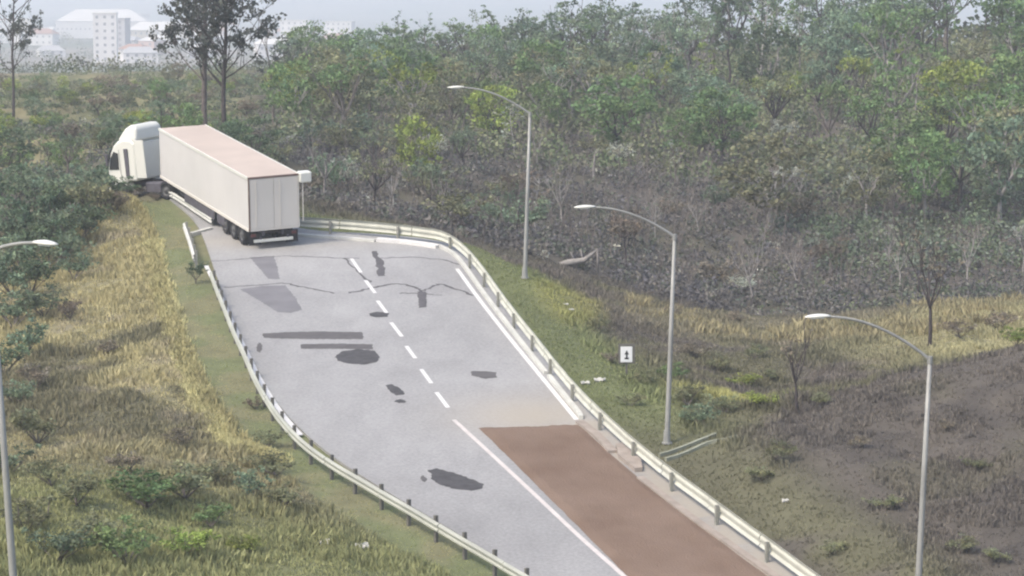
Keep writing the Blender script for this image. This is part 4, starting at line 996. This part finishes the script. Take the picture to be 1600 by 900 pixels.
# pale straw edge winding down the bank
P_ = smooth([G(*q) for q in ((238, 385), (246, 430), (264, 490), (286, 560), (312, 622), (345, 680), (385, 705), (430, 720))], 40); g_ = np.random.default_rng(9)
x = np.array([p.x for p in P_ for _ in range(16)]) + g_.normal(0, .22, len(P_) * 16); y = np.array([p.y for p in P_ for _ in range(16)]) + g_.normal(0, .3, len(P_) * 16)
blades('straw_edge', np.stack([x, y, H(x, y)], -1), .16 + .26 * fbm(x, y, 1.5, 2), .05, 6, np.array([[.46, .43, .23]]) * g_.uniform(.75, 1.1, (len(x), 1)), 18, label='pale yellow straw edging the mown verge beside the inner guard rail')
# tall straw along the foot of the wood
g_ = np.random.default_rng(3); n = 3500; y = g_.uniform(118, 136, n); x = (g_.uniform(980, 1680, n) - 800) / F * y
z = H(x, y); cc = np.array([[.29, .255, .15]]) * g_.uniform(.7, 1.15, (n, 1)); hgx = g_.uniform(.3, .8, n) * (.6 + .7 * fbm(x, y, 3, 2))
k = fbm(x, y, 4, 3) > np.where(x / y * F + 800 > 1400, .36, .5)
blades('straw', np.stack([x, y, z], -1)[k], hgx[k], .05, 8, cc[k], 8, label='tall pale straw along the foot of the wood')
# undergrowth of the wood
def undergrowth(n, y0, y1, seed, name, label, size, rad, per, pickcol, thr, leftonly=False):
    g = np.random.default_rng(seed); y = y0 + (y1 - y0) * g.random(n); x = g.uniform(-.23, .23, n) * y
    ok = fbm(x, y, 9, 3) > thr
    if pickcol is rcol: ok &= (x / y * F + 800) > 1240 - 160 * (g.random(n) - .5)
    if pickcol is dcol: ok &= ((x / y * F + 800) > 480)
    if leftonly: ok &= ((x / y * F + 800) < 470)
    elif pickcol is tcol: ok &= ((x / y * F + 800) > 455)
    x, y = x[ok], y[ok]
    px = x / y * F + 800; ok = ~((px > 860) & (y < 140)) & ~((px < 860) & (y < 139)) | ((px < 190) & (y > 143))
    x, y = x[ok], y[ok]; sd_ = road_sd(x, y); x, y, sd_ = x[sd_ > 1.5], y[sd_ > 1.5], sd_[sd_ > 1.5]
    z = H(x, y); n = len(x); R = rad * g.uniform(.5, 1.3, n)
    C = np.stack([x, y, z + R * .4], -1); N = n * per; ci = np.repeat(np.arange(n), per)
    d = g.normal(size=(N, 3)); d /= np.linalg.norm(d, axis=1)[:, None]; P = C[ci] + d * (R[ci] * g.random(N) ** .5)[:, None] * np.array([1, 1, .8])
    a = g.normal(size=(N, 3)); a /= np.linalg.norm(a, axis=1)[:, None]; b = np.cross(a, g.normal(size=(N, 3))); b /= np.linalg.norm(b, axis=1)[:, None]
    s_ = size * g.uniform(.6, 1.4, N)[:, None]
    V = np.stack([P - a * s_ * .5, P + b * s_ * .3, P + a * s_ * .55, P - b * s_ * .3], 1).reshape(-1, 3)
    col = pickcol(x, y, n, g)[ci] * g.uniform(.7, 1.3, N)[:, None]
    o = new_obj(name, quads(name, V, np.repeat(col, 4, 0), GRASSM)); o['kind'] = 'stuff'; o['label'] = label; o['category'] = 'undergrowth'
def ucol(x, y, n, g):
    pal = np.array([[.12, .115, .11], [.10, .125, .08], [.15, .14, .125], [.095, .115, .09], [.15, .17, .10], [.30, .30, .25]])
    px = x / y * F + 800; grn = np.clip((px - 1150) / 250, 0, 1) + (px < 450) * .6 + sstep(205, 225, y)
    i = np.where(g.random(n) < grn * .7, g.choice([1, 3, 4], n), g.choice([0, 0, 2, 2, 3, 5], n, p=[.3, .2, .2, .12, .14, .04])); return pal[i] * 1.35
def tcol(x, y, n, g):
    return np.array([[.17, .21, .11], [.20, .22, .12], [.13, .17, .09], [.23, .24, .14], [.18, .18, .13]])[g.integers(0, 5, n)] * 1.2
def dcol(x, y, n, g):
    return np.array([[.17, .155, .145], [.14, .135, .13], [.20, .185, .15], [.13, .15, .11], [.15, .145, .155]])[g.integers(0, 5, n)] * 1.1
def rcol(x, y, n, g):
    return np.array([[.13, .17, .10], [.16, .19, .12], [.11, .14, .09], [.15, .18, .14]])[g.integers(0, 4, n)] * 1.35
undergrowth(9500, 137, 290, 21, 'undergrowth', 'mixed scrub and fallen brush covering the ground of the wood', .22, .62, 24, ucol, .30)
undergrowth(5200, 139, 205, 27, 'dry_brush', 'tangled brown grey brush covering the lower slope of the wood', .20, .75, 30, dcol, .22)
undergrowth(4200, 186, 290, 23, 'thicket', 'unbroken thicket of young trees filling the upper slope', .32, 1.6, 46, tcol, .34)
undergrowth(5200, 160, 330, 25, 'scrub', 'low mixed scrub covering the open ground beyond the truck', .2, .62, 34, tcol, .30, True)
undergrowth(2600, 158, 215, 24, 'thicket', 'green thicket at the corner of the wood', .26, 1.2, 44, rcol, .34)
def saplings():
    g = random.Random(5); mb = MB()
    n = 800; ys = np.array([143 + 70 * g.random() ** 1.2 for _ in range(n)]); xs = np.array([(g.uniform(480, 1640) - 800) / F * y for y in ys]); zz = H(xs, ys)
    k = 0
    for x, y, z in zip(xs, ys, zz):
        px = x / y * F + 800
        if (px > 860 and y < 147) or (px <= 860 and y < 147): continue
        if g.random() < (px - 1100) / 700: continue
        hh = g.uniform(1.0, 3.4); a, b = g.uniform(-.25, .25), g.uniform(-.2, .2)
        mb.tube([(x, y, z - .1), (x + a * hh * .5, y + b * hh * .5, z + hh * .5), (x + a * hh * 1.2, y + b * hh, z + hh)], [.035, .026, .012], 3, cap=False)
        for _ in range(2):
            t = g.uniform(.3, .8); c, d = g.uniform(-.6, .6), g.uniform(-.6, .6); p0 = Vector((x + a * hh * t, y + b * hh * t, z + hh * t)); mb.tube([p0, p0 + Vector((c, d, g.uniform(.4, .9))) * hh * .35], [.018, .007], 3, cap=False)
    o = mb.obj('bare_saplings', BARK); tag(o, 'thin bare saplings filling the dark lower slope of the wood', 'saplings', kind='stuff')
saplings()
# far woodland and scrub in the valley
def far_wood():
    g = np.random.default_rng(44); n = 5200; y = 300 * (14 ** (g.random(n) ** 1.1)); x = g.uniform(-.26, .26, n) * y
    pxx = x / y * F + 800; ok = (fbm(x, y, 70 + 0 * x, 3) > .40 + .10 * sstep(700, 1400, y)) & ~((pxx < 480) & (y < 700) & (g.random(n) < .55)); x, y = x[ok], y[ok]; n = len(x); z = H(x, y)
    R = g.uniform(1.2, 2.6, n) * (1 + y / 2200) * np.where((x / y * F + 800 < 480) & (y < 700), .55, 1); per = 42; N = n * per; ci = np.repeat(np.arange(n), per)
    d = g.normal(size=(N, 3)); d /= np.linalg.norm(d, axis=1)[:, None]; P = np.stack([x, y, z + R * .75], -1)[ci] + d * (R[ci] * g.random(N) ** .4)[:, None]
    a = g.normal(size=(N, 3)); a /= np.linalg.norm(a, axis=1)[:, None]; b = np.cross(a, g.normal(size=(N, 3))); b /= np.linalg.norm(b, axis=1)[:, None]
    s_ = (R[ci] * .26 * g.uniform(.6, 1.4, N))[:, None]
    V = np.stack([P - a * s_ * .5, P + b * s_ * .4, P + a * s_ * .5, P - b * s_ * .4], 1).reshape(-1, 3)
    pal = np.array([[.08, .11, .055], [.12, .14, .07], [.16, .17, .09], [.09, .10, .07]]); col = pal[g.integers(0, 4, n)][ci] * g.uniform(.7, 1.3, N)[:, None]
    o = new_obj('far_woodland', quads('far_woodland', V, np.repeat(col, 4, 0), GRASSM)); tag(o, 'distant woodland and scrub spread across the valley floor', 'woodland', kind='stuff')
far_wood()

# ------------------------------------------------------------------ the town in the valley
WALLS = [mat('render_white', (.72, .70, .68), .8, .06, .2), mat('render_cream', (.62, .55, .45), .8, .06, .2), mat('render_grey', (.45, .45, .46), .8, .06, .2), mat('render_pink', (.55, .40, .34), .8, .06, .2)]
ROOFS = [mat('roof_tile', (.36, .20, .14), .9, .2, 1), mat('roof_grey', (.42, .42, .42), .8, .15, 1), mat('roof_pale', (.66, .64, .60), .7, .08, 1)]
WINM = mat('far_window', (.22, .23, .25), .5)
def building(px, Y, w, d, h, wc, rc, label, gable=True, rot=None, storeys=2):
    x = (px - 800) / F * Y; z = h1(x, Y); r = new_obj('building', None); r.location = (x, Y, z - .3); r.rotation_euler = (0, 0, random.uniform(-.5, .5) if rot is None else rot)
    tag(r, label, 'building', 'buildings of the far town')
    mb = MB(); mb.box(-w / 2, w / 2, -d / 2, d / 2, -3, h); mb.obj('wall', WALLS[wc], r)
    mb = MB()
    if gable:
        rh = w * .12 + 1; mb.add([(-w / 2 - .4, -d / 2 - .5, h + .02), (w / 2 + .4, -d / 2 - .5, h + .02), (w / 2 + .4, d / 2 + .5, h + .02), (-w / 2 - .4, d / 2 + .5, h + .02), (-w / 2 + w * .2, 0, h + rh), (w / 2 - w * .2, 0, h + rh)], [(0, 1, 5, 4), (1, 2, 5), (2, 3, 4, 5), (3, 0, 4), (3, 2, 1, 0)])
    else: mb.box(-w / 2 - .3, w / 2 + .3, -d / 2 - .3, d / 2 + .3, h + .02, h + .7)
    mb.obj('roof', ROOFS[rc], r)
    mb = MB(); n = max(2, int(w / 4))
    for s_ in range(storeys):
        for k in range(n):
            cx = -w / 2 + w * (k + .5) / n; zz = h * (s_ + .55) / storeys; mb.box(cx - .7, cx + .7, -d / 2 - .06, -d / 2 + .05, zz - .7, zz + .7)
    o = mb.obj('window_row', WINM, r); o['kind'] = 'stuff'
building(168, 1330, 12, 12, 25, 0, 2, 'tall pale tower block standing before the eucalyptus pair', False, .1, storeys=7)
building(187, 1400, 11, 12, 22, 2, 1, 'narrow grey tower beside the taller pale block', False, -.1, storeys=7)
building(165, 2300, 80, 40, 15, 0, 2, 'broad pale shed with a long low roof above the town', True, .05, storeys=1)
building(250, 1900, 44, 22, 10, 1, 2, 'long cream shed past the tower block', True, .1)
building(425, 1350, 16, 12, 9, 0, 2, 'bright white house with pale roof below the thin skyline tree', True, .3)
adj = ['white', 'cream', 'grey', 'pink']; rf = ['tiled', 'grey', 'pale']
tb = []
for k in range(64):
    Y = 1300 + 1900 * random.random() ** 1.2; px = random.uniform(-20, 540); w = random.uniform(8, 24); wc = random.choice([0, 0, 0, 1, 2, 3]); rc = random.choice([0, 1, 2, 2]); h = random.uniform(4, 9) if random.random() < .9 else random.uniform(12, 20)
    dist = 'front row' if Y < 1400 else 'middle rows' if Y < 1900 else 'farther rows' if Y < 2500 else 'farthest row'
    sz = 'tall' if h > 10 else 'wide' if w > 17 else 'small' if w < 12 else 'mid sized'
    whr = 'near the lone eucalyptus' if px < 80 else 'below the low shed' if px < 210 else 'before the eucalyptus pair' if px < 290 else 'behind the eucalyptus pair' if px < 370 else 'past the eucalyptus pair' if px < 450 else 'where the wood begins'
    building(px, Y, w, random.uniform(8, 14), h, wc, rc, f'{sz} {adj[wc]} building, {rf[rc]} roof, {dist} of town {whr}', h < 10, None, 2 if h < 10 else 5)

# ------------------------------------------------------------------ the haze of the air
mb = MB(); mb.box(-14000, 14000, -200, 14000, -60, 160)
hz = mb.obj('haze', []); hz['kind'] = 'stuff'
hm = bpy.data.materials.new('haze'); hm.use_nodes = True; hn = hm.node_tree.nodes; hl = hm.node_tree.links
hn.remove(hn['Principled BSDF']); pv = hn.new('ShaderNodeVolumePrincipled'); pv.inputs['Color'].default_value = (.90, .945, 1.0, 1); pv.inputs['Density'].default_value = .00055; pv.inputs['Anisotropy'].default_value = .2
hl.new(pv.outputs[0], hn['Material Output'].inputs['Volume']); hz.data.materials.clear(); hz.data.materials.append(hm)

# where looks repeat, tell them apart by height
by = {}
for o in S.objects:
    if o.parent is None and o.get('label') and o.get('group') and o.type == 'EMPTY' and o.name.split('.')[0] in ('tree', 'shrub', 'building'): by.setdefault(o['label'], []).append(o)
for lb, os_ in by.items():
    if len(os_) > 1:
        os_.sort(key=lambda o: -o.scale.z if o.name[:4] != 'buil' else -max(c.dimensions.z for c in o.children))
        os_[0]['label'] = 'tallest ' + lb if len(os_) > 2 else 'taller ' + lb; os_[-1]['label'] = ('shortest ' if len(os_) > 2 else 'shorter ') + lb
        if len(os_) > 2:
            m = os_[1:-1]; m.sort(key=lambda o: -o.location.y)
            if len(m) > 2:
                m.sort(key=lambda o: o.location.x); m[0]['label'] = 'leftmost ' + lb; m[-1]['label'] = 'rightmost ' + lb
            if len(m) == 2: m[0]['label'] = 'farther middling ' + lb; m[1]['label'] = 'nearer middling ' + lb
